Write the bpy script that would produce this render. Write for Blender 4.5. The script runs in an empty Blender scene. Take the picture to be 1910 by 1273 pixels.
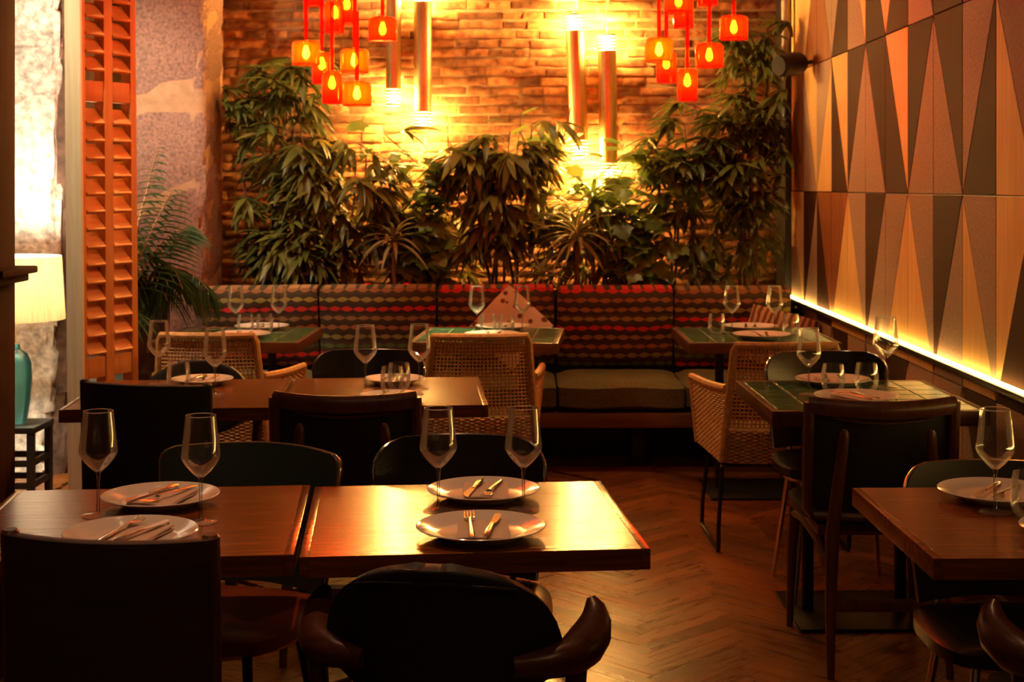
import bpy, bmesh, math, random
from mathutils import Vector, Matrix, Quaternion
R = math.radians
rnd = random.Random(7)
sc = bpy.context.scene
COL = sc.collection

# ------------------------------------------------------------------ camera
EYE = 1.47
cam_d = bpy.data.cameras.new('camera'); cam = bpy.data.objects.new('camera', cam_d); COL.objects.link(cam)
cam.location = (0, 0, EYE); cam.rotation_euler = (R(90), 0, 0)
cam_d.sensor_width = 36.0; cam_d.lens = 2700 / 1910 * 36.0
cam_d.shift_x = -23 / 1910; cam_d.shift_y = -290 / 1910
cam_d.clip_start = 0.05; cam_d.clip_end = 60
cam_d.dof.use_dof = True; cam_d.dof.focus_distance = 3.1; cam_d.dof.aperture_fstop = 10.0
sc.camera = cam

# ------------------------------------------------------------------ world, exposure
w = bpy.data.worlds.new('world'); sc.world = w; w.use_nodes = True
w.node_tree.nodes['Background'].inputs[0].default_value = (1.0, 0.45, 0.20, 1)
w.node_tree.nodes['Background'].inputs[1].default_value = 0.014
vs = sc.view_settings
vs.view_transform = 'Standard'; vs.look = 'None'; vs.gamma = 1.0; vs.use_curve_mapping = False
vs.exposure = 1.5

# ------------------------------------------------------------------ materials
def nt(name):
    m = bpy.data.materials.new(name); m.use_nodes = True
    n = m.node_tree; b = n.nodes['Principled BSDF']
    return m, n, b
def link(n, a, b): n.links.new(a, b)
def node(n, typ, **kw):
    x = n.nodes.new(typ)
    for k, v in kw.items(): setattr(x, k, v)
    return x
def ramp(n, stops, interp='LINEAR'):
    r = node(n, 'ShaderNodeValToRGB'); r.color_ramp.interpolation = interp
    el = r.color_ramp.elements
    el.remove(el[1]); el[0].position = stops[0][0]; el[0].color = (*stops[0][1][:3], 1)
    for p, c in stops[1:]:
        e = el.new(p); e.color = (c[0], c[1], c[2], 1)
    return r
def plain(name, col, rough=0.5, metal=0.0, noise=0.0, scale=20, bump=0.0, spec=0.5, coat=0.0):
    m, n, b = nt(name)
    b.inputs['Base Color'].default_value = (*col, 1); b.inputs['Roughness'].default_value = rough
    b.inputs['Metallic'].default_value = metal; b.inputs['Specular IOR Level'].default_value = spec
    b.inputs['Coat Weight'].default_value = coat
    if noise or bump:
        tc = node(n, 'ShaderNodeTexCoord'); no = node(n, 'ShaderNodeTexNoise')
        no.inputs['Scale'].default_value = scale; no.inputs['Detail'].default_value = 6
        link(n, tc.outputs['Object'], no.inputs['Vector'])
        if noise:
            r = ramp(n, [(0.3, [c * (1 - noise) for c in col]), (0.7, [min(1, c * (1 + noise)) for c in col])])
            link(n, no.outputs['Fac'], r.inputs['Fac']); link(n, r.outputs['Color'], b.inputs['Base Color'])
        if bump:
            bp = node(n, 'ShaderNodeBump'); bp.inputs['Strength'].default_value = bump; bp.inputs['Distance'].default_value = 0.01
            link(n, no.outputs['Fac'], bp.inputs['Height']); link(n, bp.outputs['Normal'], b.inputs['Normal'])
    return m
def wood(name, c1, c2, rough=0.35, axis='X', scale=1.0, rand=0.0, bump=0.05, coat=0.0, streak=14, spec=0.5, tint=None):
    """straight grained wood along a local axis"""
    m, n, b = nt(name)
    tc = node(n, 'ShaderNodeTexCoord'); mp = node(n, 'ShaderNodeMapping')
    s = [streak * scale] * 3; s['XYZ'.index(axis)] = 0.9 * scale
    mp.inputs['Scale'].default_value = s
    link(n, tc.outputs['Object'], mp.inputs['Vector'])
    vec = mp.outputs['Vector']
    oi = node(n, 'ShaderNodeObjectInfo')
    if rand:
        ad = node(n, 'ShaderNodeVectorMath', operation='ADD'); mu = node(n, 'ShaderNodeVectorMath', operation='SCALE')
        cb = node(n, 'ShaderNodeCombineXYZ')
        for i in range(3): link(n, oi.outputs['Random'], cb.inputs[i])
        link(n, cb.outputs[0], mu.inputs[0]); mu.inputs['Scale'].default_value = 37.0
        link(n, vec, ad.inputs[0]); link(n, mu.outputs[0], ad.inputs[1]); vec = ad.outputs[0]
    no = node(n, 'ShaderNodeTexNoise'); no.inputs['Scale'].default_value = 3.0; no.inputs['Detail'].default_value = 8
    no.inputs['Roughness'].default_value = 0.65; no.inputs['Distortion'].default_value = 0.4
    link(n, vec, no.inputs['Vector'])
    r = ramp(n, [(0.30, c1), (0.72, c2)])
    link(n, no.outputs['Fac'], r.inputs['Fac'])
    out = r.outputs['Color']
    if rand:
        hs = node(n, 'ShaderNodeHueSaturation'); mr = node(n, 'ShaderNodeMapRange')
        mr.inputs['To Min'].default_value = 1 - rand; mr.inputs['To Max'].default_value = 1 + rand
        link(n, oi.outputs['Random'], mr.inputs['Value']); link(n, mr.outputs[0], hs.inputs['Value'])
        link(n, out, hs.inputs['Color']); out = hs.outputs['Color']
    link(n, out, b.inputs['Base Color'])
    b.inputs['Roughness'].default_value = rough; b.inputs['Coat Weight'].default_value = coat
    b.inputs['Coat Roughness'].default_value = 0.15; b.inputs['Specular IOR Level'].default_value = spec
    if tint: b.inputs['Specular Tint'].default_value = (*tint, 1)
    rr = node(n, 'ShaderNodeMapRange'); rr.inputs['To Min'].default_value = rough * 0.8; rr.inputs['To Max'].default_value = rough * 1.3
    link(n, no.outputs['Fac'], rr.inputs['Value']); link(n, rr.outputs[0], b.inputs['Roughness'])
    bp = node(n, 'ShaderNodeBump'); bp.inputs['Strength'].default_value = bump; bp.inputs['Distance'].default_value = 0.004
    link(n, no.outputs['Fac'], bp.inputs['Height']); link(n, bp.outputs['Normal'], b.inputs['Normal'])
    return m
def emit(name, col, strength):
    m = bpy.data.materials.new(name); m.use_nodes = True; n = m.node_tree; n.nodes.clear()
    e = node(n, 'ShaderNodeEmission'); e.inputs[0].default_value = (*col, 1); e.inputs[1].default_value = strength
    o = node(n, 'ShaderNodeOutputMaterial'); link(n, e.outputs[0], o.inputs[0])
    return m
def thin_glass(name, tint, refl=1.0, rough=0.02, body=0.0, bodycol=(1, 1, 1), edge=0.0):
    """thin walled clear or coloured glass: tinted straight transmission with a fresnel reflection"""
    m = bpy.data.materials.new(name); m.use_nodes = True; n = m.node_tree; n.nodes.clear()
    t = node(n, 'ShaderNodeBsdfTransparent'); t.inputs[0].default_value = (*tint, 1)
    g = node(n, 'ShaderNodeBsdfGlossy'); g.inputs['Roughness'].default_value = rough; g.inputs['Color'].default_value = (1, 1, 1, 1)
    f = node(n, 'ShaderNodeFresnel'); f.inputs['IOR'].default_value = 1.5
    mu = node(n, 'ShaderNodeMath', operation='MULTIPLY', use_clamp=True); mu.inputs[1].default_value = refl
    link(n, f.outputs[0], mu.inputs[0])
    mx = node(n, 'ShaderNodeMixShader'); link(n, mu.outputs[0], mx.inputs[0])
    first = t.outputs[0]
    if body:
        d = node(n, 'ShaderNodeBsdfTranslucent'); d.inputs[0].default_value = (*bodycol, 1)
        m2 = node(n, 'ShaderNodeMixShader'); m2.inputs[0].default_value = body
        link(n, t.outputs[0], m2.inputs[1]); link(n, d.outputs[0], m2.inputs[2]); first = m2.outputs[0]
    refl_out = g.outputs[0]
    if edge:  # white mixed into the grazing edge stands in for refracted light
        d1 = node(n, 'ShaderNodeBsdfTranslucent'); d2 = node(n, 'ShaderNodeBsdfDiffuse'); dm = node(n, 'ShaderNodeMixShader')
        link(n, d1.outputs[0], dm.inputs[1]); link(n, d2.outputs[0], dm.inputs[2])
        em = node(n, 'ShaderNodeMixShader'); em.inputs[0].default_value = edge
        link(n, g.outputs[0], em.inputs[1]); link(n, dm.outputs[0], em.inputs[2]); refl_out = em.outputs[0]
    link(n, first, mx.inputs[1]); link(n, refl_out, mx.inputs[2])
    o = node(n, 'ShaderNodeOutputMaterial'); link(n, mx.outputs[0], o.inputs[0])
    return m

M = {}
M['table_wood'] = wood('table_wood', (0.075, 0.017, 0.004), (0.29, 0.085, 0.019), rough=0.19, axis='X', scale=1.2, bump=0.06, streak=16, spec=0.36, tint=(1.0, 0.56, 0.16))
M['table_edge'] = wood('table_edge', (0.16, 0.065, 0.025), (0.30, 0.13, 0.05), rough=0.45, axis='X', bump=0.1)
M['dark_wood'] = wood('dark_wood', (0.055, 0.018, 0.009), (0.15, 0.048, 0.020), rough=0.32, axis='Z', bump=0.08)
M['slab_wood'] = wood('slab_wood', (0.028, 0.012, 0.009), (0.060, 0.025, 0.016), rough=0.5, axis='X', bump=0.15)
M['teak'] = wood('teak', (0.045, 0.013, 0.007), (0.11, 0.034, 0.016), rough=0.28, axis='X', bump=0.04)
M['floor_wood'] = wood('floor_wood', (0.12, 0.036, 0.008), (0.26, 0.090, 0.020), rough=0.27, axis='X', rand=0.32, bump=0.08)
M['bench_wood'] = wood('bench_wood', (0.12, 0.045, 0.018), (0.20, 0.08, 0.03), rough=0.5, axis='X')
M['shutter_wood'] = wood('shutter_wood', (0.46, 0.165, 0.036), (0.64, 0.26, 0.065), rough=0.5, axis='Z', bump=0.05)
M['slat_wood'] = wood('slat_wood', (0.50, 0.185, 0.042), (0.68, 0.29, 0.075), rough=0.5, axis='X', bump=0.05)
M['pale_wood'] = wood('pale_wood', (0.74, 0.58, 0.36), (0.90, 0.76, 0.52), rough=0.5, axis='Z', bump=0.03)
M['tray_wood'] = wood('tray_wood', (0.05, 0.016, 0.008), (0.13, 0.045, 0.02), rough=0.3, axis='X')
M['post_wood'] = wood('post_wood', (0.03, 0.010, 0.004), (0.08, 0.026, 0.010), rough=0.7, axis='Z', spec=0.08)
M['panel_light'] = wood('panel_light', (0.56, 0.33, 0.13), (0.74, 0.48, 0.22), rough=0.65, axis='Z', rand=0.10, bump=0.04, streak=22, spec=0.08)
M['panel_dark'] = wood('panel_dark', (0.032, 0.011, 0.005), (0.066, 0.024, 0.011), rough=0.7, axis='Z', rand=0.15, bump=0.04, spec=0.08)
M['panel_zebra'] = wood('panel_zebra', (0.05, 0.018, 0.010), (0.42, 0.16, 0.07), rough=0.45, axis='Z', bump=0.04, streak=34, spec=0.08)
M['panel_stone'] = plain('panel_stone', (0.31, 0.215, 0.175), 0.85, noise=0.22, scale=85, bump=0.2, spec=0.2)
M['black_leather'] = plain('black_leather', (0.010, 0.008, 0.009), 0.22, bump=0.06, scale=120)
M['black_matte'] = plain('black_matte', (0.008, 0.006, 0.006), 0.55, bump=0.1, scale=150)
M['green_leather'] = plain('green_leather', (0.016, 0.030, 0.025), 0.36, bump=0.08, scale=120)
M['red_leather'] = plain('red_leather', (0.28, 0.055, 0.016), 0.30, noise=0.3, scale=8, bump=0.08)
M['chrome'] = plain('chrome', (0.75, 0.74, 0.72), 0.12, metal=1.0)
M['dark_metal'] = plain('dark_metal', (0.022, 0.020, 0.020), 0.35, metal=0.6)
M['steel'] = plain('steel', (0.80, 0.74, 0.66), 0.16, metal=1.0)
M['gold_trim'] = plain('gold_trim', (0.55, 0.36, 0.18), 0.25, metal=0.9)
M['brass'] = plain('brass', (0.98, 0.74, 0.34), 0.40, metal=1.0, noise=0.15, scale=6)
M['porcelain'] = plain('porcelain', (0.78, 0.70, 0.64), 0.14, coat=0.3)
M['napkin'] = plain('napkin', (0.62, 0.47, 0.39), 0.85, bump=0.3, scale=260)
M['rattan'] = plain('rattan', (0.50, 0.27, 0.085), 0.55, noise=0.25, scale=60, bump=0.4)
M['mortar'] = plain('mortar', (0.40, 0.25, 0.13), 0.95, noise=0.3, scale=14, bump=0.6)
M['granite'] = plain('granite', (0.29, 0.155, 0.115), 0.9, noise=0.38, scale=60, bump=0.45)
M['granite_mortar'] = plain('granite_mortar', (0.44, 0.25, 0.14), 0.95, noise=0.15, scale=20, bump=0.5)
M['pale_stone'] = plain('pale_stone', (0.66, 0.60, 0.52), 0.95, noise=0.45, scale=26, bump=1.0)
M['brown_stone'] = plain('brown_stone', (0.11, 0.060, 0.040), 0.95, noise=0.5, scale=18, bump=1.0)
M['plaster_dark'] = plain('plaster_dark', (0.16, 0.10, 0.07), 0.95, noise=0.2, scale=5, bump=0.4)
M['ceiling'] = plain('ceiling', (0.10, 0.06, 0.04), 0.95, noise=0.2, scale=4)
M['under_floor'] = plain('under_floor', (0.03, 0.014, 0.007), 0.9)
M['black_paint'] = plain('black_paint', (0.012, 0.010, 0.009), 0.5)
M['olive_cloth'] = plain('olive_cloth', (0.12, 0.105, 0.035), 0.95, noise=0.25, scale=90, bump=0.5)
M['clay'] = plain('clay', (0.085, 0.03, 0.022), 0.6, noise=0.2, scale=10)
M['green_pot'] = plain('green_pot', (0.05, 0.055, 0.045), 0.45, noise=0.2, scale=6)
M['soil'] = plain('soil', (0.02, 0.012, 0.008), 1.0, noise=0.5, scale=40, bump=1.0)
M['stem_bark'] = plain('stem_bark', (0.13, 0.065, 0.035), 0.8, noise=0.4, scale=30, bump=0.5)
M['cane'] = plain('cane', (0.30, 0.14, 0.05), 0.5, noise=0.3, scale=12)
M['grey_pipe'] = plain('grey_pipe', (0.35, 0.29, 0.25), 0.5)
M['white_cable'] = plain('white_cable', (0.75, 0.68, 0.6), 0.6)
M['glass'] = thin_glass('clear_glass', (0.988, 0.988, 0.984), 0.62, edge=0.13)
M['teal_glass'] = thin_glass('teal_glass', (0.50, 0.80, 0.80), 1.0, body=0.45, bodycol=(0.20, 0.50, 0.52))
M['red_glass'] = thin_glass('red_glass', (1.0, 0.20, 0.03), 0.8, body=0.13, bodycol=(1.0, 0.08, 0.005))
M['amber_glass'] = thin_glass('amber_glass', (1.0, 0.38, 0.06), 0.8, body=0.13, bodycol=(1.0, 0.20, 0.01))
M['bulb'] = emit('bulb', (1.0, 0.66, 0.24), 100.0)
M['tube_bulb'] = emit('tube_bulb', (1.0, 0.53, 0.13), 2300.0)
M['led'] = emit('led', (1.0, 0.60, 0.15), 9.0)
M['votive'] = emit('votive', (1.0, 0.06, 0.02), 4.0)
M['lens'] = emit('downlight_lens', (1.0, 0.66, 0.36), 3.0)

def leafmat(name, c1, c2, trans=0.45):
    m, n, b = nt(name)
    oi = node(n, 'ShaderNodeObjectInfo'); r = ramp(n, [(0.0, c1), (1.0, c2)])
    link(n, oi.outputs['Random'], r.inputs['Fac']); link(n, r.outputs['Color'], b.inputs['Base Color'])
    b.inputs['Roughness'].default_value = 0.38
    t = node(n, 'ShaderNodeBsdfTranslucent'); link(n, r.outputs['Color'], t.inputs[0])
    mx = node(n, 'ShaderNodeMixShader'); mx.inputs[0].default_value = trans
    link(n, b.outputs[0], mx.inputs[1]); link(n, t.outputs[0], mx.inputs[2])
    link(n, mx.outputs[0], n.nodes['Material Output'].inputs[0])
    return m
M['leaf_dark'] = leafmat('leaf_dark', (0.07, 0.09, 0.018), (0.20, 0.20, 0.04))
M['leaf_mid'] = leafmat('leaf_mid', (0.11, 0.12, 0.024), (0.32, 0.26, 0.06))
M['leaf_vine'] = leafmat('leaf_vine', (0.10, 0.17, 0.03), (0.22, 0.27, 0.05))
M['leaf_strap'] = leafmat('leaf_strap', (0.34, 0.28, 0.11), (0.55, 0.42, 0.19))
M['leaf_palm'] = leafmat('leaf_palm', (0.03, 0.075, 0.028), (0.07, 0.12, 0.04))

def brick_material(name, use_obj):
    m, n, b = nt(name)
    tc = node(n, 'ShaderNodeTexCoord'); ge = node(n, 'ShaderNodeNewGeometry')
    no = node(n, 'ShaderNodeTexNoise'); no.inputs['Scale'].default_value = 22; no.inputs['Detail'].default_value = 8
    link(n, ge.outputs['Position'], no.inputs['Vector'])
    r = ramp(n, [(0.28, (0.17, 0.052, 0.017)), (0.5, (0.42, 0.155, 0.048)), (0.75, (0.60, 0.28, 0.10))])
    link(n, no.outputs['Fac'], r.inputs['Fac'])
    hs = node(n, 'ShaderNodeHueSaturation'); mr = node(n, 'ShaderNodeMapRange')
    mr.inputs['To Min'].default_value = 0.35; mr.inputs['To Max'].default_value = 1.3
    if use_obj:
        oi = node(n, 'ShaderNodeObjectInfo'); link(n, oi.outputs['Random'], mr.inputs['Value'])
    else:
        vo = node(n, 'ShaderNodeTexNoise'); vo.inputs['Scale'].default_value = 5.0
        link(n, ge.outputs['Position'], vo.inputs['Vector']); link(n, vo.outputs['Fac'], mr.inputs['Value'])
    link(n, mr.outputs[0], hs.inputs['Value']); link(n, r.outputs['Color'], hs.inputs['Color'])
    link(n, hs.outputs['Color'], b.inputs['Base Color']); b.inputs['Roughness'].default_value = 0.9
    bp = node(n, 'ShaderNodeBump'); bp.inputs['Strength'].default_value = 0.28; bp.inputs['Distance'].default_value = 0.010
    link(n, no.outputs['Fac'], bp.inputs['Height']); link(n, bp.outputs['Normal'], b.inputs['Normal'])
    return m
M['brick'] = brick_material('brick', True); M['brick_far'] = brick_material('brick_joined', False)

def tile_material():
    m, n, b = nt('green_tile')
    tc = node(n, 'ShaderNodeTexCoord'); oi = node(n, 'ShaderNodeObjectInfo')
    no = node(n, 'ShaderNodeTexNoise'); no.inputs['Scale'].default_value = 9
    link(n, tc.outputs['Object'], no.inputs['Vector'])
    r = ramp(n, [(0.0, (0.008, 0.045, 0.024)), (0.5, (0.018, 0.085, 0.042)), (1.0, (0.05, 0.15, 0.065))])
    mu = node(n, 'ShaderNodeMath', operation='MULTIPLY_ADD'); mu.inputs[1].default_value = 0.5
    link(n, no.outputs['Fac'], mu.inputs[0])
    m2 = node(n, 'ShaderNodeMath', operation='MULTIPLY'); m2.inputs[1].default_value = 0.5
    link(n, oi.outputs['Random'], m2.inputs[0]); link(n, m2.outputs[0], mu.inputs[2])
    link(n, mu.outputs[0], r.inputs['Fac']); link(n, r.outputs['Color'], b.inputs['Base Color'])
    b.inputs['Roughness'].default_value = 0.22
    bp = node(n, 'ShaderNodeBump'); bp.inputs['Strength'].default_value = 0.15
    link(n, no.outputs['Fac'], bp.inputs['Height']); link(n, bp.outputs['Normal'], b.inputs['Normal'])
    return m
M['tile'] = tile_material()
M['grout'] = plain('grout', (0.30, 0.27, 0.17), 0.9)

def woven_material():
    """rows of woven lozenges in red, olive, orange and cream over brown, read from the cushion's UVs"""
    m, n, b = nt('woven_cushion')
    uv = node(n, 'ShaderNodeUVMap'); se = node(n, 'ShaderNodeSeparateXYZ')
    wn = node(n, 'ShaderNodeTexNoise'); wn.inputs['Scale'].default_value = 3
    oi = node(n, 'ShaderNodeObjectInfo')
    link(n, uv.outputs[0], se.inputs[0]); link(n, uv.outputs[0], wn.inputs['Vector'])
    def math_(op, a, bb=None, c=None):
        x = node(n, 'ShaderNodeMath', operation=op)
        for i, v in enumerate((a, bb, c)):
            if v is None: continue
            if isinstance(v, (int, float)): x.inputs[i].default_value = v
            else: link(n, v, x.inputs[i])
        return x.outputs[0]
    rows = 8.4
    v = math_('MULTIPLY', se.outputs['Y'], rows)
    v = math_('ADD', v, math_('MULTIPLY', wn.outputs['Fac'], 0.5))
    row = math_('FLOOR', v); fr = math_('FRACT', v)
    u = math_('MULTIPLY', se.outputs['X'], 9.5)
    u = math_('ADD', u, math_('MULTIPLY', row, 0.37))
    co = math_('ABSOLUTE', math_('SINE', math_('MULTIPLY', u, math.pi)))
    th = math_('MULTIPLY_ADD', co, 0.24, 0.02)
    d = math_('ABSOLUTE', math_('SUBTRACT', fr, 0.5))
    mask = math_('LESS_THAN', d, th)
    rr = math_('FRACT', math_('ADD', math_('DIVIDE', math_('ADD', row, 0.5), 9.0), math_('MULTIPLY', math_('FLOOR', math_('MULTIPLY', oi.outputs['Random'], 2.99)), 1.0 / 9.0)))
    cols = [(0.32, 0.13, 0.05), (0.62, 0.035, 0.025), (0.10, 0.16, 0.045), (0.27, 0.24, 0.05), (0.38, 0.15, 0.055), (0.34, 0.20, 0.085), (0.66, 0.035, 0.025), (0.34, 0.28, 0.06), (0.33, 0.15, 0.055)]
    cr = ramp(n, [(i / 9.0, c) for i, c in enumerate(cols)], 'CONSTANT')
    link(n, rr, cr.inputs['Fac'])
    mx = node(n, 'ShaderNodeMix', data_type='RGBA'); link(n, mask, mx.inputs['Factor'])
    gr = ramp(n, [(0.0, (0.045, 0.022, 0.013)), (1.0, (0.07, 0.05, 0.022))]); link(n, math_('FRACT', math_('MULTIPLY', row, 0.37)), gr.inputs['Fac'])
    link(n, gr.outputs['Color'], mx.inputs['A']); link(n, cr.outputs['Color'], mx.inputs['B'])
    link(n, mx.outputs['Result'], b.inputs['Base Color']); b.inputs['Roughness'].default_value = 0.95
    nb = node(n, 'ShaderNodeTexNoise'); nb.inputs['Scale'].default_value = 120; link(n, uv.outputs[0], nb.inputs['Vector'])
    bp = node(n, 'ShaderNodeBump'); bp.inputs['Strength'].default_value = 0.4; bp.inputs['Distance'].default_value = 0.004
    link(n, nb.outputs['Fac'], bp.inputs['Height']); link(n, bp.outputs['Normal'], b.inputs['Normal'])
    return m
M['woven'] = woven_material()
def striped_material(name, base, stripe, scale, dist):
    m, n, b = nt(name)
    uv = node(n, 'ShaderNodeUVMap'); wv = node(n, 'ShaderNodeTexWave'); wv.inputs['Scale'].default_value = scale
    wv.inputs['Distortion'].default_value = dist; link(n, uv.outputs[0], wv.inputs['Vector'])
    r = ramp(n, [(0.40, base), (0.62, stripe)]); link(n, wv.outputs['Fac'], r.inputs['Fac'])
    link(n, r.outputs['Color'], b.inputs['Base Color']); b.inputs['Roughness'].default_value = 0.9
    return m
M['stripe'] = striped_material('striped_pillow', (0.62, 0.42, 0.28), (0.22, 0.09, 0.05), 3.2, 3.0)
def spotted_material():
    m, n, b = nt('spotted_cloth')
    uv = node(n, 'ShaderNodeUVMap'); vo = node(n, 'ShaderNodeTexVoronoi'); vo.inputs['Scale'].default_value = 6.0
    link(n, uv.outputs[0], vo.inputs['Vector'])
    r = ramp(n, [(0.22, (0.22, 0.09, 0.05)), (0.30, (0.86, 0.76, 0.60))]); link(n, vo.outputs['Distance'], r.inputs['Fac'])
    link(n, r.outputs['Color'], b.inputs['Base Color']); b.inputs['Roughness'].default_value = 0.9
    return m
M['spotted'] = spotted_material()
def shade_material():
    m = bpy.data.materials.new('lamp_shade_linen'); m.use_nodes = True; n = m.node_tree; n.nodes.clear()
    tc = node(n, 'ShaderNodeTexCoord'); mp = node(n, 'ShaderNodeMapping'); mp.inputs['Scale'].default_value = (60, 60, 4)
    no = node(n, 'ShaderNodeTexNoise'); no.inputs['Scale'].default_value = 1.2; link(n, tc.outputs['Object'], mp.inputs['Vector']); link(n, mp.outputs[0], no.inputs['Vector'])
    r = ramp(n, [(0.3, (0.46, 0.39, 0.26)), (0.7, (0.62, 0.54, 0.38))]); link(n, no.outputs['Fac'], r.inputs['Fac'])
    t = node(n, 'ShaderNodeBsdfTranslucent'); d = node(n, 'ShaderNodeBsdfDiffuse'); mx = node(n, 'ShaderNodeMixShader'); mx.inputs[0].default_value = 0.5
    link(n, r.outputs[0], t.inputs[0]); link(n, r.outputs[0], d.inputs[0])
    link(n, t.outputs[0], mx.inputs[1]); link(n, d.outputs[0], mx.inputs[2])
    o = node(n, 'ShaderNodeOutputMaterial'); link(n, mx.outputs[0], o.inputs[0])
    return m
M['linen'] = shade_material()

# ------------------------------------------------------------------ mesh helpers
def lerp(a, b, t): return a + (b - a) * t
class MB:
    def __init__(s): s.v = []; s.f = []; s.uv = {}
    def add(s, vs_, fs):
        o = len(s.v); s.v += [tuple(p) for p in vs_]; s.f += [tuple(i + o for i in f) for f in fs]; return s
    def box(s, c, d, rot=None, taper=None):
        x, y, z = d[0] / 2, d[1] / 2, d[2] / 2
        ps = [Vector((sx * x, sy * y, sz * z)) for sz in (-1, 1) for sy in (-1, 1) for sx in (-1, 1)]
        if taper:
            for p in ps:
                if p.z < 0: p.x *= taper; p.y *= taper
        if rot: ps = [rot @ p for p in ps]
        c = Vector(c)
        return s.add([p + c for p in ps], [(0, 2, 3, 1), (4, 5, 7, 6), (0, 1, 5, 4), (2, 6, 7, 3), (0, 4, 6, 2), (1, 3, 7, 5)])
    def tube(s, path, rad, n=8, flat=1.0, up=(0, 0, 1)):
        P = [Vector(p) for p in path]; k = len(P)
        if not hasattr(rad, '__len__'): rad = [rad] * k
        vs_ = []; prev = None
        for i in range(k):
            t = (P[min(i + 1, k - 1)] - P[max(i - 1, 0)]).normalized()
            if prev is None:
                a = Vector(up)
                if abs(a.dot(t)) > 0.95: a = Vector((1, 0, 0)) if abs(t.x) < 0.9 else Vector((0, 1, 0))
                a = (a - t * a.dot(t)).normalized()
            else:
                a = (prev - t * prev.dot(t)).normalized()
            prev = a; b = t.cross(a)
            for j in range(n):
                q = 2 * math.pi * j / n
                vs_.append(P[i] + a * (math.cos(q) * rad[i] * flat) + b * (math.sin(q) * rad[i]))
        fs = [(i * n + j, i * n + (j + 1) % n, (i + 1) * n + (j + 1) % n, (i + 1) * n + j) for i in range(k - 1) for j in range(n)]
        fs += [tuple(range(n))[::-1], tuple((k - 1) * n + j for j in range(n))]
        return s.add(vs_, fs)
    def lathe(s, prof, n=24, c=(0, 0, 0)):
        vs_ = []; k = len(prof)
        for r, z in prof:
            for j in range(n):
                q = 2 * math.pi * j / n; vs_.append((c[0] + r * math.cos(q), c[1] + r * math.sin(q), c[2] + z))
        fs = [(i * n + j, i * n + (j + 1) % n, (i + 1) * n + (j + 1) % n, (i + 1) * n + j) for i in range(k - 1) for j in range(n)]
        if prof[0][0] > 1e-4 and False: fs.append(tuple(range(n))[::-1])
        return s.add(vs_, fs)
    def slab(s, fn, nu, nv, th, both=False, puff=None):
        """thick sheet over u, v in 0..1; fn gives the mid surface; puff(u, v) scales the thickness"""
        g = [[Vector(fn(i / nu, j / nv)) for i in range(nu + 1)] for j in range(nv + 1)]
        F = []; B = []
        for j in range(nv + 1):
            for i in range(nu + 1):
                du = g[j][min(i + 1, nu)] - g[j][max(i - 1, 0)]; dv = g[min(j + 1, nv)][i] - g[max(j - 1, 0)][i]
                nn = du.cross(dv)
                nn = nn.normalized() if nn.length > 1e-9 else Vector((0, -1, 0))
                h = th / 2 * (puff(i / nu, j / nv) if puff else 1)
                F.append(g[j][i] + nn * h); B.append(g[j][i] - nn * h)
        o = len(s.v); m = len(F); W = nu + 1
        s.v += [tuple(p) for p in F] + [tuple(p) for p in B]
        for k in range(2):
            for j in range(nv + 1):
                for i in range(nu + 1): s.uv[o + k * m + j * W + i] = (i / nu, j / nv)
        for j in range(nv):
            for i in range(nu):
                a = j * W + i; q = (a, a + 1, a + 1 + W, a + W)
                s.f.append(tuple(o + x for x in q)); s.f.append(tuple(o + m + x for x in q[::-1]))
        rim = [i for i in range(nu + 1)] + [j * W + nu for j in range(1, nv + 1)] + [nv * W + i for i in range(nu - 1, -1, -1)] + [j * W for j in range(nv - 1, 0, -1)]
        for a, b in zip(rim, rim[1:] + rim[:1]): s.f.append((o + a, o + m + a, o + m + b, o + b))
        return s
    def mesh(s, name, smooth=True, bevel=0.0, seg=2):
        me = bpy.data.meshes.new(name); me.from_pydata(s.v, [], s.f)
        if s.uv:
            l = me.uv_layers.new(name='UVMap')
            for lp in me.loops: l.data[lp.index].uv = s.uv.get(lp.vertex_index, (0, 0))
        bm = bmesh.new(); bm.from_mesh(me)
        bmesh.ops.remove_doubles(bm, verts=bm.verts, dist=1e-5)
        bmesh.ops.recalc_face_normals(bm, faces=bm.faces)
        if bevel:
            es = [e for e in bm.edges if len(e.link_faces) == 2 and e.calc_face_angle(0) > 0.6]
            bmesh.ops.bevel(bm, geom=es, offset=bevel, segments=seg, profile=0.6, affect='EDGES', clamp_overlap=True)
        bm.to_mesh(me); bm.free()
        if smooth:
            me.shade_smooth(); me.set_sharp_from_angle(angle=R(38))
        return me
CACHE = {}
def mesh(key, builder, smooth=True, bevel=0.0, seg=2):
    if key not in CACHE:
        b = MB(); builder(b); CACHE[key] = b.mesh(key, smooth, bevel, seg)
    return CACHE[key]
def obj(name, me, mat, parent=None, loc=None, rz=None):
    if me.materials and me.materials[0] != M[mat]:
        me = me.copy(); me.materials.clear()
    if not me.materials: me.materials.append(M[mat])
    o = bpy.data.objects.new(name, me); COL.objects.link(o)
    if parent: o.parent = parent
    if loc is not None: o.location = loc
    if rz is not None: o.rotation_euler.z = rz
    return o
def one(name, mat, parent, builder, smooth=True, bevel=0.0, seg=2):
    b = MB(); builder(b); return obj(name, b.mesh(name, smooth, bevel, seg), mat, parent)
def part(name, key, mat, parent, builder, smooth=True, bevel=0.0, seg=2):
    return obj(name, mesh(key, builder, smooth, bevel, seg), mat, parent)
def tag(o, label, cat, group=None):
    o['label'] = label; o['category'] = cat
    if group: o['group'] = group
    return o
def thing(name, label, cat, loc=(0, 0, 0), rz=0.0, group=None, scale=None):
    o = bpy.data.objects.new(name, None); COL.objects.link(o); o.empty_display_size = 0.05
    o.location = loc; o.rotation_euler.z = rz
    if scale: o.scale = scale
    return tag(o, label, cat, group)
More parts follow.
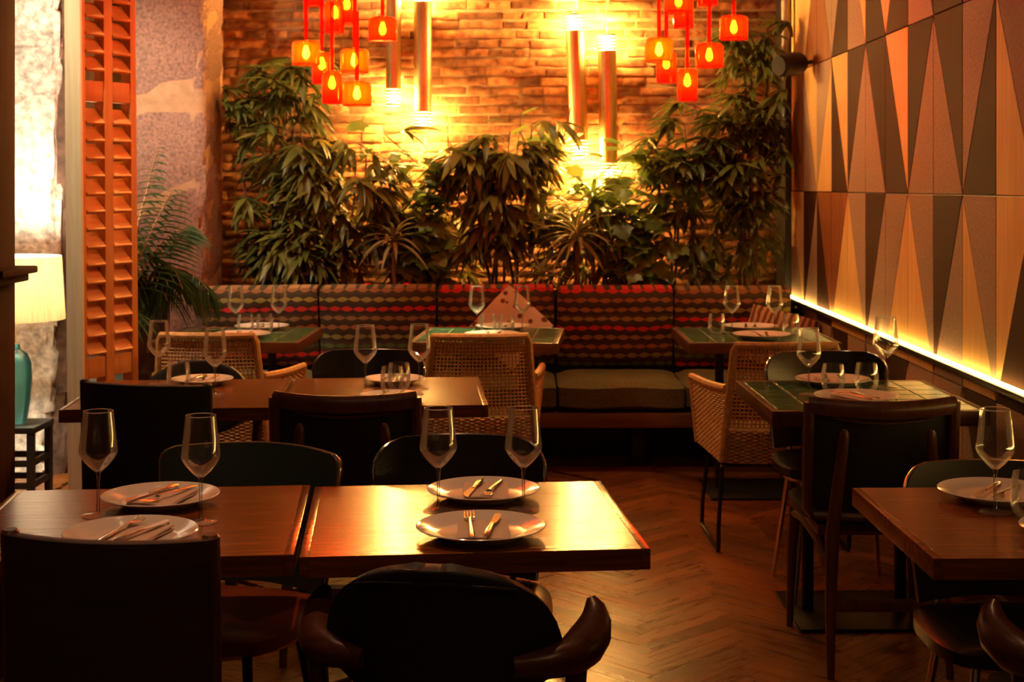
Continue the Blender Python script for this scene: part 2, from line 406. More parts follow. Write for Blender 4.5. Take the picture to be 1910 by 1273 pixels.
def struct(o): o['kind'] = 'structure'; return o
# ================================================================== the setting
XW = 1.60          # face of the panelled right wall
YB = 9.00          # face of the brick back wall
# ---- floor: herringbone boards laid over a dark screed
floor = struct(one('floor', 'under_floor', None, lambda b: b.box((-0.6, 4.6, -0.03), (4.6, 9.6, 0.02)), smooth=False))
BL, BW = 0.42, 0.07
def board_b(b): b.box((BL / 2, BW / 2, -0.01), (BL - 0.0008, BW - 0.0008, 0.02))
board_me = mesh('board', board_b, smooth=False, bevel=0.0006, seg=1)
boards = []
for i in range(-90, 150):
    for m in range(-9, 9):
        for k in range(2):
            ox, oy = i * BW + m * BL, i * BW - m * BL
            if k: cx, cy, a = ox + BL + BW, oy + BW - BL, 90
            else: cx, cy, a = ox, oy, 0
            c45 = math.cos(R(45))
            X, Y = (cx - cy) * c45 + 0.415, (cx + cy) * c45 + 2.0
            ang = a + 45
            mx, my = X + math.cos(R(ang)) * BL / 2, Y + math.sin(R(ang)) * BL / 2
            if -2.75 < mx < 1.62 and 0.2 < my < 8.9: boards.append((mx, my, X, Y, ang))
def board_score(t):
    mx, my = t[0], t[1]
    return abs(mx - 0.55) * 1.0 + abs(my - 5.0) * 0.55
boards.sort(key=board_score)
for mx, my, X, Y, ang in boards[:300]:
    o = obj('floor_board', board_me, 'floor_wood', floor, (X, Y, rnd.uniform(-0.0006, 0.0)), R(ang))
rest = MB()
for mx, my, X, Y, ang in boards[300:]:
    rest.box((mx, my, -0.0105), (BL - 0.0016, BW - 0.0016, 0.02), rot=Matrix.Rotation(R(ang), 3, 'Z'))
o = obj('floor_boards_outer', rest.mesh('floor_boards_outer', False), 'floor_wood', floor); o['kind'] = 'stuff'

# ---- ceiling and left wall
struct(one('ceiling', 'ceiling', None, lambda b: b.box((-0.6, 4.6, 3.45), (4.7, 9.6, 0.1)), smooth=False))
struct(one('wall_left', 'plaster_dark', None, lambda b: b.box((-2.85, 4.6, 1.7), (0.1, 9.4, 3.4)), smooth=False))

# ---- back wall of old bricks
wall_back = struct(one('wall_back', 'mortar', None, lambda b: b.box((-0.6, YB + 0.08, 1.7), (4.6, 0.16, 3.4)), smooth=False))
def brick_builder(seed):
    def f(b):
        q = random.Random(seed); nx, nz = 4, 2
        W = nx + 1
        fr = [(-0.5 + i / nx + (0 if i in (0, nx) else q.uniform(-.04, .04)), -0.014 + q.uniform(-0.007, 0.005) + (0.009 if (i in (0, nx) or j in (0, nz)) else 0), -0.5 + j / nz + q.uniform(-.05, .05)) for j in range(nz + 1) for i in range(W)]
        bk = [(p[0], 0.03, p[2]) for p in fr]
        n = len(fr); fs = []
        for j in range(nz):
            for i in range(nx):
                a = j * W + i; fs.append((a, a + 1, a + 1 + W, a + W))
        rim = list(range(W)) + [j * W + nx for j in range(1, nz + 1)] + [nz * W + i for i in range(nx - 1, -1, -1)] + [j * W for j in range(nz - 1, 0, -1)]
        for a, c in zip(rim, rim[1:] + rim[:1]): fs.append((a, n + a, n + c, c))
        b.add(fr + bk, fs)
    return f
brick_mes = [mesh('brick_%d' % k, brick_builder(40 + k), smooth=True) for k in range(7)]
bricks = []
zc = 0.62; ci = 0
while zc < 3.0:
    h = 0.0455 + rnd.uniform(-0.004, 0.003)
    x = -2.3 + rnd.uniform(-0.2, 0)
    while x < XW + 0.02:
        L = rnd.choice((0.265, 0.25, 0.27, 0.13, 0.14, 0.2)) + rnd.uniform(-0.012, 0.012)
        bricks.append((x + L / 2, zc + h / 2 + rnd.uniform(-.003, .003), L - 0.011, h, rnd.uniform(-0.006, 0.004), rnd.uniform(-1.0, 1.0)))
        x += L
    zc += 0.059; ci += 1
def brick_score(t):
    x, z = t[0], t[1]
    if x < -2.0 or z > 2.64: return 9
    return -(z - 1.0) + 0.12 * abs(x + 0.2)
bricks.sort(key=brick_score)
for x, z, L, h, dy, rr in bricks[:300]:
    o = obj('brick', rnd.choice(brick_mes), 'brick', wall_back, (x, YB + dy, z)); o.scale = (L, 1, h); o.rotation_euler.y = R(rr * 0.7)
rest = MB()
for x, z, L, h, dy, rr in bricks[300:]:
    me = rnd.choice(brick_mes)
    rest.add([(x + v.co.x * L, YB + dy + v.co.y, z + v.co.z * h) for v in me.vertices], [tuple(p.vertices) for p in me.polygons])
o = obj('bricks_behind_plants', rest.mesh('bricks_behind_plants'), 'brick_far', wall_back); o['kind'] = 'stuff'

# ---- right wall: marquetry of triangular wood and stone panels on a regular grid
wall_right = struct(one('wall_right', 'black_paint', None, lambda b: b.box((XW + 0.06, 4.6, 1.7), (0.10, 9.0, 3.4)), smooth=False))
G = [8.66 - 0.3755 * k for k in range(20)]
ROWS = [0.036, 0.736, 1.436, 2.136, 2.836, 3.39]
mats = {'L': 'panel_light', 'D': 'panel_dark', 'S': 'panel_stone', 'Z': 'panel_zebra'}
# each cell: diagonal direction and the two materials (upper triangle, lower triangle)
#  '\\' runs from the top of the far edge to the foot of the near edge, '/' the other way
CELLS = {
    1: ['\\LS', '/DS', '\\ZD', '/ZL', '\\SL', '/DS', '/SL', '\\SL', '/DS', '\\SL', '/LD', '\\SD', '/DS', '\\LS', '/SD'],
    2: ['/ZZ', '\\LS', '/SL', '\\LD', '/DS', '\\DS', '\\LD', '/DS', '\\DS', '/SD', '\\SL', '\\DS', '/LD', '/SD', '\\LS'],
    3: ['\\LL', '/LZ', '\\SZ', '/SD', '\\LS', '\\LD', '/LD', '\\DS', '\\SD', '/DS', '\\SD', '/LS', '\\DS', '/LD', '/SD'],
    0: ['/DS', '\\SS', '/SD', '\\DS', '/SS', '\\SD', '/DS', '\\SS', '/SS', '\\DS', '/SD', '\\SS', '/DS', '\\SL', '/DS'],
    4: ['/DS', '\\SL', '/SD', '\\DS', '/LS', '\\SD', '/DS', '\\LS', '/SL', '\\DS', '/SD', '\\SL', '/DS', '\\SL', '/DS'],
}
def tri_panel(p3, mat):
    # p3: (Y, Z) corners; shrink a little towards the centroid for the joint, bevelled slab on the wall
    def inset(ps, d):
        out = []; n = len(ps)
        area = sum(ps[i][0] * ps[(i + 1) % n][1] - ps[(i + 1) % n][0] * ps[i][1] for i in range(n))
        if area < 0: ps = ps[::-1]
        for i in range(n):
            a, b_, c = Vector(ps[i - 1]), Vector(ps[i]), Vector(ps[(i + 1) % n])
            e1 = (b_ - a).normalized(); e2 = (c - b_).normalized()
            n1 = Vector((-e1.y, e1.x)); n2 = Vector((-e2.y, e2.x))
            k = 1 + n1.dot(n2); mm = (n1 + n2) / max(k, 0.12)
            out.append(b_ + mm * d)
        return out
    a = inset(list(p3), 0.0024); c = inset(list(p3), 0.0042)
    cy = sum(p[0] for p in p3) / 3; cz = sum(p[1] for p in p3) / 3
    b = MB(); n = 3
    vs_ = [(0.012, p.x - cy, p.y - cz) for p in a] + [(0.0015, p.x - cy, p.y - cz) for p in a] + [(0.0, p.x - cy, p.y - cz) for p in c]
    fs = [(6, 7, 8)] + [(i, (i + 1) % 3, 3 + (i + 1) % 3, 3 + i) for i in range(3)] + [(3 + i, 3 + (i + 1) % 3, 6 + (i + 1) % 3, 6 + i) for i in range(3)] + [(2, 1, 0)]
    b.add(vs_, fs)
    obj('panel', b.mesh('panel', False), mat, wall_right, (XW - 0.002, cy, cz))
for row, cells in CELLS.items():
    z0, z1 = ROWS[row], ROWS[row + 1]
    for k, cd in enumerate(cells):
        a, b_ = G[k], G[k + 1]
        up, lo = mats[cd[1]], mats[cd[2]]
        if cd[0] == '\\':
            tri_panel([(a, z1), (b_, z1), (b_, z0)], up); tri_panel([(a, z1), (b_, z0), (a, z0)], lo)
        else:
            tri_panel([(a, z1), (b_, z1), (a, z0)], up); tri_panel([(b_, z1), (b_, z0), (a, z0)], lo)
# dark post in the corner between brick and panels
struct(one('trim_1', 'black_paint', None, lambda b: b.box((XW - 0.012, 8.83, 1.7), (0.05, 0.32, 3.38)), bevel=0.004))
struct(one('baseboard_right', 'dark_wood', None, lambda b: b.box((XW - 0.012, 4.6, 0.05), (0.02, 8.1, 0.095)), bevel=0.003))

# ---- LED strip on a narrow ledge along the panelled wall
led = thing('led_strip', 'glowing yellow light strip running along the patterned wall', 'light strip', (XW - 0.008, 6.0, 0.82))
one('channel', 'dark_metal', led, lambda b: b.box((-0.014, -0.2, -0.022), (0.040, 6.2, 0.022)), bevel=0.002)
one('diffuser', 'led', led, lambda b: b.box((-0.014, -0.2, -0.0055), (0.012, 6.2, 0.011)), bevel=0.003)

# ---- left: pale rubble pier behind the lamp, granite column, timber post, shutter
pier = thing('stone_pier', 'pale rough stone pier lit white behind the lamp at left', 'stone pier', (-2.46, 7.55, 0))
def rough_block(x0, x1, y0, y1, z0, z1, seed, amp=0.014, nx=7, nz=10, edge=0.02):
    def f(b):
        q = random.Random(seed)
        def corner(t): return 1 - (2 * t - 1) ** 8
        for face in range(3):
            pass
        # rings of a rounded square section stacked in z
        seg = 28; vs_ = []; fs = []
        for j in range(nz + 1):
            v = j / nz; pinch = edge * (abs(2 * v - 1) ** 10)
            for i in range(seg):
                a = 2 * math.pi * i / seg
                cx, sx = math.cos(a), math.sin(a); p = 0.28
                ux = math.copysign(abs(cx) ** p, cx); uy = math.copysign(abs(sx) ** p, sx)
                k = q.uniform(-amp, amp)
                vs_.append(((x0 + x1) / 2 + ux * ((x1 - x0) / 2 - pinch + k), (y0 + y1) / 2 + uy * ((y1 - y0) / 2 - pinch + k), z0 + (z1 - z0) * v + (q.uniform(-amp, amp) * .4 if 0 < j < nz else 0)))
        for j in range(nz):
            for i in range(seg): fs.append((j * seg + i, j * seg + (i + 1) % seg, (j + 1) * seg + (i + 1) % seg, (j + 1) * seg + i))
        fs += [tuple(range(seg))[::-1], tuple(nz * seg + i for i in range(seg))]
        b.add(vs_, fs)
    return f
for k, (z0, z1, xr) in enumerate(((0.0, 0.325, 0.10), (0.325, 0.87, 0.125), (0.87, 1.93, 0.145), (1.93, 2.555, 0.155), (2.555, 3.38, 0.16))):
    one('stone', 'pale_stone', pier, rough_block(-0.30, xr - 0.04, -0.25, 0.25, z0, z1, 60 + k, edge=0.008))
core = one('broken_edge', 'brown_stone', pier, rough_block(-0.26, 0.165, -0.20, 0.24, 0.0, 3.38, 77, amp=0.022, nz=40))
column = thing('granite_column', 'pink granite column of large blocks beside the brick wall', 'column', (-2.03, 8.42, 0))
for z0, z1, s in ((0.0, 0.92, 1), (0.93, 1.885, 2), (1.99, 2.9, 3), (2.93, 3.38, 4)):
    one('block', 'granite', column, rough_block(-0.26, 0.235, -0.24, 0.26, z0, z1, 90 + s, amp=0.010, nz=16, edge=0.010))
one('mortar_joint', 'granite_mortar', column, rough_block(-0.25, 0.232, -0.232, 0.25, 0.02, 3.37, 98, amp=0.003, nz=30, edge=0.0))
post = struct(one('trim_2', 'post_wood', None, lambda b: b.box((-1.70, 4.30, 1.7), (0.30, 0.22, 3.38)), bevel=0.006))
ledge = struct(one('trim_3', 'post_wood', None, lambda b: (b.box((-1.69, 4.295, 1.214), (0.395, 0.30, 0.022)), b.box((-1.695, 4.295, 1.190), (0.36, 0.27, 0.022))), bevel=0.006))
sh = thing('louvred_shutter', 'tall orange wooden folding shutter with louvre slats', 'shutter', (-1.745, 6.05, 0), R(63))
sh.rotation_euler.y = R(-0.6)
HZ = 3.30
one('edge_board', 'pale_wood', sh, lambda b: b.box((-0.176, -0.006, HZ / 2), (0.014, 0.085, HZ)), bevel=0.003)
for x, wdt in ((-0.150, 0.036), (0.000, 0.050), (0.150, 0.036)):
    one('stile', 'shutter_wood', sh, lambda b: b.box((x, 0, HZ / 2), (wdt, 0.055, HZ)), bevel=0.003)
rails = (0.06, 0.72, 1.86, 2.9)
for k, (x, wdt) in enumerate(((-0.0785, 0.105), (0.0785, 0.105))):
    for z in rails:
        one('rail', 'shutter_wood', sh, lambda b: b.box((x, 0, z), (wdt, 0.050, 0.085)), bevel=0.003)
    z = 0.15
    while z < HZ:
        if all(abs(z - rz_) > 0.080 for rz_ in rails):
            o = part('slat', 'slat', 'slat_wood', sh, lambda b: b.box((0, 0, 0), (0.105, 0.082, 0.013)), bevel=0.002, seg=1)
            o.location = (x, -0.004, z); o.rotation_euler.x = R(50)
        z += 0.073

# ---- planter box behind the banquette
pl = thing('planter_box', 'long black planter box between the banquette and the brick wall', 'planter', (-0.14, 8.62, 0))
one('front_board', 'black_paint', pl, lambda b: b.box((0, -0.29, 0.435), (3.34, 0.04, 0.87)), bevel=0.004)
one('rear_board', 'black_paint', pl, lambda b: b.box((0, 0.29, 0.40), (3.34, 0.04, 0.80)), bevel=0.004)
for x in (-1.65, 1.65): one('end_board', 'black_paint', pl, lambda b: b.box((x, 0, 0.40), (0.04, 0.54, 0.80)), bevel=0.004)
one('soil', 'soil', pl, lambda b: b.slab(lambda u, v: (-1.63 + 3.26 * u, -0.27 + 0.54 * v, 0.76 + 0.02 * math.sin(u * 40) * math.cos(v * 9)), 60, 8, 0.03))

# ================================================================== banquette
bq = thing('banquette', 'long banquette bench frame with low wooden front rail', 'bench', (-0.15, 7.8, 0))
one('front_rail', 'bench_wood', bq, lambda b: b.box((0, -0.36, 0.265), (3.30, 0.045, 0.075)), bevel=0.004)
one('seat_board', 'bench_wood', bq, lambda b: b.box((0, -0.02, 0.287), (3.29, 0.64, 0.03)), bevel=0.003)
for x in (-1.5, -0.75, 0.0, 0.75, 1.5): one('leg', 'black_paint', bq, lambda b: b.box((x, -0.16, 0.117), (0.07, 0.07, 0.228)), bevel=0.004)
one('back_frame', 'black_paint', bq, lambda b: b.box((0, 0.475, 0.42), (3.32, 0.05, 0.83)), bevel=0.004)
one('toe_board', 'black_paint', bq, lambda b: b.box((0, 0.05, 0.12), (3.28, 0.03, 0.235)), bevel=0.003)
def pad(b, w_, d_, h_, q, soft=6):
    """cushion block with swollen faces, centred, lying flat"""
    n = 12
    def p(u, v, s):
        x = (2 * u - 1); y = (2 * v - 1)
        ex = (1 - abs(x) ** soft) ** 0.5 if abs(x) < 1 else 0
        ey = (1 - abs(y) ** soft) ** 0.5 if abs(y) < 1 else 0
        bul = 0.62 + 0.38 * ex * ey
        wob = 0.006 * math.sin(5 * x + q) * math.cos(4 * y + 2 * q)
        return (x * w_ / 2 * (0.985 + 0.015 * ey), y * d_ / 2 * (0.985 + 0.015 * ex), s * h_ / 2 * bul + wob)
    vs_ = []; fs = []; W = n + 1
    for s in (1, -1):
        for j in range(W):
            for i in range(W): vs_.append(p(i / n, j / n, s))
    m = W * W
    for j in range(n):
        for i in range(n):
            a = j * W + i; fs.append((a, a + 1, a + 1 + W, a + W)); fs.append((m + a + W, m + a + 1 + W, m + a + 1, m + a))
    rim = list(range(W)) + [j * W + n for j in range(1, W)] + [n * W + i for i in range(n - 1, -1, -1)] + [j * W for j in range(n - 1, 0, -1)]
    o = len(b.v)
    for k in range(2 * m): b.uv[o + k] = ((k % m) % W / n, (k % m) // W / n)
    for a, c in zip(rim, rim[1:] + rim[:1]): fs.append((a, m + a, m + c, c))
    b.add(vs_, fs)
SEATX = [-1.475, -0.82, -0.16, 0.50, 1.155]
place_words = ['at the column end', 'second from the column end', 'in the middle', 'second from the patterned wall', 'next to the patterned wall']
for i, x in enumerate(SEATX):
    o = one('seat_cushion', 'olive_cloth', None, lambda b: pad(b, 0.65, 0.64, 0.155, i * 1.3))
    o.location = (x, 7.735, 0.3795 + 0.003)
    tag(o, 'thick olive banquette seat cushion ' + place_words[i], 'cushion', 'banquette seat cushions')
for i, x in enumerate(SEATX):
    def bld(b):
        pad(b, 0.645, 0.44, 0.165, i * 2.1 + 1, soft=4)
    o = one('back_cushion', 'woven', None, bld)
    o.location = (x + rnd.uniform(-.006, .006), 8.125, 0.685 + rnd.uniform(-.005, .008)); o.rotation_euler = (R(98), R(rnd.uniform(-0.8, 0.8)), R(rnd.uniform(-1.2, 1.2)))
    tag(o, 'woven back cushion with red and olive diamond rows ' + place_words[i], 'cushion', 'woven back cushions')
# loose striped pillow by the wall and a spotted scarf-like pillow in the middle
o = one('striped_pillow', 'stripe', None, lambda b: pad(b, 0.36, 0.30, 0.13, 0.6, soft=2.2)); o.location = (1.38, 7.86, 0.635); o.rotation_euler = (R(74), R(12), R(-28))
tag(o, 'beige and brown striped loose pillow by the patterned wall', 'pillow')
o = one('spotted_pillow', 'spotted', None, lambda b: pad(b, 0.33, 0.33, 0.12, 0.9, soft=2.4))
o.matrix_world = Matrix.Translation((-0.075, 7.84, 0.70)) @ Matrix.Rotation(R(76), 4, 'X') @ Matrix.Rotation(R(47), 4, 'Z')
tag(o, 'pale spotted pillow standing on its corner behind the middle tiled table', 'pillow')
# ================================================================== tables
TOP = 0.75
def table_base(t, cols):
    part('base_plate', 'base_plate', 'dark_metal', t, lambda b: b.box((0, 0, 0.006), (0.46, 0.46, 0.012)), bevel=0.003)
    for x in cols:
        o = part('column', 'table_column', 'dark_metal', t, lambda b: b.tube([(0, 0, 0.012), (0, 0, 0.70)], 0.021, 14)); o.location = (x, 0, 0)
    part('top_plate', 'top_plate', 'dark_metal', t, lambda b: b.box((0, 0, 0.703), (0.42, 0.30, 0.006)), bevel=0.001)
def wood_table(x, y, rz, w_, d_, label, th=0.042):
    t = thing('wooden_table', label, 'table', (x, y, 0), R(rz), 'plain wooden dining tables')
    key = 'top_%g_%g' % (w_, d_)
    n = 5
    for k in range(n):
        yy = -d_ / 2 + (k + 0.5) * d_ / n
        o = part('plank', key, 'table_wood', t, lambda b: b.box((0, 0, TOP - th / 2), (w_ - 0.036, d_ / n - 0.0004, th)), bevel=0.0005, seg=1); o.location = (0, yy, 0)
    for s in (-1, 1):
        o = part('end_board', key + 'e', 'table_wood', t, lambda b: b.box((0, 0, TOP - th / 2), (0.018, d_, th)), bevel=0.002); o.location = (s * (w_ / 2 - 0.009), 0, 0)
    table_base(t, (0,))
    return t
def tile_table(x, y, rz, w_, d_, label, cols=(-0.16, 0.16)):
    t = thing('tiled_table', label, 'table', (x, y, 0), R(rz), 'green tiled tables')
    key = 'ttop_%g_%g' % (w_, d_)
    part('tray', key, 'tray_wood', t, lambda b: b.box((0, 0, TOP - 0.026), (w_ - 0.02, d_ - 0.02, 0.036)), bevel=0.002)
    part('grout_bed', key + 'g', 'grout', t, lambda b: b.box((0, 0, TOP - 0.0055), (w_ - 0.044, d_ - 0.044, 0.005)))
    for s in (-1, 1):
        o = part('edging', key + 'ex', 'tray_wood', t, lambda b: b.box((0, 0, TOP - 0.025), (0.022, d_, 0.050)), bevel=0.003); o.location = (s * (w_ / 2 - 0.011), 0, 0)
        o = part('edging', key + 'ey', 'tray_wood', t, lambda b: b.box((0, 0, TOP - 0.025), (w_ - 0.044, 0.022, 0.050)), bevel=0.003); o.location = (0, s * (d_ / 2 - 0.011), 0)
    nx, ny = 6, 6
    tw, td = (w_ - 0.046) / nx, (d_ - 0.046) / ny
    for i in range(nx):
        for j in range(ny):
            o = part('tile', key + 't', 'tile', t, lambda b: b.box((0, 0, 0), (tw - 0.005, td - 0.005, 0.008)), bevel=0.0015, seg=1)
            o.location = (-(w_ - 0.046) / 2 + (i + .5) * tw, -(d_ - 0.046) / 2 + (j + .5) * td, TOP - 0.004 + rnd.uniform(-0.0005, 0.0))
            o.rotation_euler = (R(rnd.uniform(-0.35, 0.35)), R(rnd.uniform(-0.35, 0.35)), 0)
    table_base(t, cols)
    return t
wood_table(-0.125, 3.165, 5.6, 0.69, 0.66, 'glossy wooden table in the foreground middle with golden reflections')
wood_table(-0.825, 3.118, 5.6, 0.69, 0.66, 'glossy wooden table in the foreground at left with pale reflection')
wood_table(-0.485, 5.075, 4.5, 0.68, 0.70, 'wooden table in the second row in front of the woven chair')
wood_table(-1.178, 5.020, 4.5, 0.69, 0.70, 'wooden table in the second row beside the orange shutter')
wood_table(1.135, 3.125, 0.8, 0.70, 0.655, 'wooden table cut by the right edge of the photo')
tile_table(1.135, 4.985, 0.8, 0.70, 0.73, 'green tiled table beside the patterned wall, nearest of its kind')
tile_table(-1.38, 7.00, -1.0, 0.70, 0.72, 'green tiled table at the banquette near the granite column')
tile_table(-0.165, 6.99, -4.0, 0.69, 0.72, 'brightly lit green tiled table at the middle of the banquette')
tile_table(1.10, 6.98, 0.5, 0.70, 0.72, 'green tiled table at the banquette end by the patterned wall')

# ================================================================== chairs (local: sitter faces +Y, origin on the floor)

def seat_pad(b, w_, d_, z, h_, front=1.0, soft=5, y0=0.0):
    n = 14; W = n + 1; vs_ = []; fs = []
    for s in (1, -1):
        for j in range(W):
            for i in range(W):
                x = 2 * i / n - 1; y = 2 * j / n - 1
                # squircle mapping so that the corners round off
                xx = x * math.sqrt(max(0, 1 - 0.30 * y * y * abs(y))); yy = y * math.sqrt(max(0, 1 - 0.30 * x * x * abs(x)))
                wid = lerp(1.0, front, (yy + 1) / 2)
                ex = max(0, 1 - abs(x) ** soft) ** 0.5; ey = max(0, 1 - abs(y) ** soft) ** 0.5
                vs_.append((xx * wid * w_ / 2, y0 + yy * d_ / 2, z + s * h_ / 2 * (0.45 + 0.55 * ex * ey)))
    m = W * W
    for j in range(n):
        for i in range(n):
            a = j * W + i; fs.append((a, a + 1, a + 1 + W, a + W)); fs.append((m + a + W, m + a + 1 + W, m + a + 1, m + a))
    rim = list(range(W)) + [j * W + n for j in range(1, W)] + [n * W + i for i in range(n - 1, -1, -1)] + [j * W for j in range(n - 1, 0, -1)]
    for a, c in zip(rim, rim[1:] + rim[:1]): fs.append((a, m + a, m + c, c))
    b.add(vs_, fs)
def legs4(t, key, mat, tops, feet, r0, r1, n=10):
    for k, (p, q) in enumerate(zip(tops, feet)):
        part('leg', '%s_leg%d' % (key, k), mat, t, lambda b: b.tube([q, p], [r1, r0], n))

def slab_chair(x, y, rz, label, mat, pad_mat, wid=0.40):
    """square chair with a tall, slightly hollowed slab back"""
    t = thing('slab_back_chair', label, 'chair', (x, y, 0), R(rz), 'tall slab back chairs')
    def back(u, v, off=0.0, k=1.0):
        xx = (u - .5) * wid * k
        return (xx, -0.205 - 0.03 * v - off + 0.045 * (2 * u - 1) ** 2, 0.40 + 0.455 * v - 0.006 * (2 * u - 1) * v)
    key = mat + '_slab%g' % wid
    part('backrest', key + 'b', mat, t, lambda b: b.slab(back, 14, 8, 0.026), bevel=0.006)
    part('back_pad', key + 'p', pad_mat, t, lambda b: b.slab(lambda u, v: (lambda q: (q[0], q[1] + 0.024, q[2]))(back(u, 0.1 + 0.82 * v, k=0.9)), 12, 8, 0.030, puff=lambda u, v: 0.4 + 0.6 * (max(0, 1 - (2 * u - 1) ** 6) * max(0, 1 - (2 * v - 1) ** 6)) ** 0.5))
    for s in (-1, 1):
        part('side_post', key + 'sp%d' % s, 'dark_wood' if mat == 'slab_wood' else mat, t, lambda b: b.tube([(lambda q: (q[0] * 0.985, q[1] + 0.004, q[2]))(back(0.5 + s * 0.5, v)) for v in (0.0, 0.25, 0.5, 0.75, 1.0, 1.012)], [0.017] * 5 + [0.012], 10))
    part('seat', 'slab_seat' + pad_mat, pad_mat, t, lambda b: seat_pad(b, 0.44, 0.43, 0.445, 0.06, 1.04))
    part('seat_frame', 'slab_sf', 'dark_wood', t, lambda b: b.box((0, 0.0, 0.40), (0.40, 0.39, 0.04)), bevel=0.004)
    legs4(t, 'slab', 'dark_wood', [(s * 0.185, q * 0.18, 0.41) for q in (-1, 1) for s in (-1, 1)], [(s * 0.195, q * 0.20, 0.0) for q in (-1, 1) for s in (-1, 1)], 0.021, 0.014)
    return t
def frame_chair(x, y, rz, label):
    """wooden framed chair: bent rectangular back frame with a leather panel, carried by two pegs that run down as rear legs"""
    t = thing('wood_frame_chair', label, 'chair', (x, y, 0), R(rz), 'wood framed leather chairs')
    HW = 0.222
    def bend(xx): return -0.225 + 0.045 * (xx / HW) ** 2
    def lean(z): return -0.10 * (z - 0.46)
    part('top_rail', 'fr_top', 'dark_wood', t, lambda b: b.tube([(xx, bend(xx) + lean(0.79), 0.792 + 0.010 * (xx / HW) ** 2) for xx in [HW * (i / 8 - 1) for i in range(17)]], 0.028, 10, flat=0.62, up=(0, 1, 0)))
    for s in (-1, 1):
        part('side_post', 'fr_side%d' % s, 'dark_wood', t, lambda b: b.tube([(s * HW, bend(HW) + lean(z), z) for z in (0.81, 0.70, 0.60, 0.52, 0.485)] + [(s * (HW - 0.02), bend(HW) + lean(0.46), 0.462)], 0.0175, 8))
    part('lower_rail', 'fr_low', 'dark_wood', t, lambda b: b.tube([(xx, bend(xx) + lean(0.46), 0.462) for xx in [(HW - 0.02) * (i / 6 - 1) for i in range(13)]], 0.014, 8))
    bp_ = part('back_panel', 'fr_panel', 'black_matte', t, lambda b: b.slab(lambda u, v: ((u - .5) * 2 * 0.205, bend((u - .5) * 0.41) + 0.022 + lean(0.48 + 0.29 * v), 0.475 + 0.300 * v), 14, 8, 0.016))
    part('back_piping', 'fr_pipe', 'teak', bp_, lambda b: b.tube([(xx, bend(xx) + lean(0.75) - 0.004, 0.752 + 0.012 * (xx / 0.15) ** 2) for xx in [0.15 * (i / 6 - 1) for i in range(13)]], 0.0045, 6))
    part('seat', 'fr_seat', 'black_leather', t, lambda b: seat_pad(b, 0.45, 0.44, 0.452, 0.052, 1.06))
    part('seat_frame', 'fr_sf', 'dark_wood', t, lambda b: b.box((0, 0, 0.412), (0.38, 0.36, 0.034)), bevel=0.006)
    for s in (-1, 1):
        part('rear_leg', 'fr_rl%d' % s, 'dark_wood', t, lambda b: b.tube([(s * 0.178, -0.315, 0.0), (s * 0.172, -0.285, 0.20), (s * 0.160, -0.255, 0.42), (s * 0.142, -0.268, 0.60), (s * 0.132, -0.282, 0.70), (s * 0.130, -0.286, 0.725), (s * 0.130, -0.288, 0.738)], [0.0115, 0.017, 0.022, 0.019, 0.0165, 0.0145, 0.007], 10))
        part('front_leg', 'fr_fl%d' % s, 'dark_wood', t, lambda b: b.tube([(s * 0.205, 0.205, 0.0), (s * 0.200, 0.195, 0.25), (s * 0.190, 0.17, 0.42)], [0.011, 0.017, 0.021], 10))
        part('side_brace', 'fr_sb%d' % s, 'dark_wood', t, lambda b: b.tube([(s * 0.197, 0.185, 0.385), (s * 0.185, 0.05, 0.395), (s * 0.175, -0.12, 0.375), (s * 0.168, -0.265, 0.28)], [0.014, 0.016, 0.018, 0.014], 8))
    part('stretcher', 'fr_st', 'dark_wood', t, lambda b: b.tube([(-0.17, -0.285, 0.21), (0.17, -0.285, 0.21)], 0.013, 8, flat=1.5))
    return t
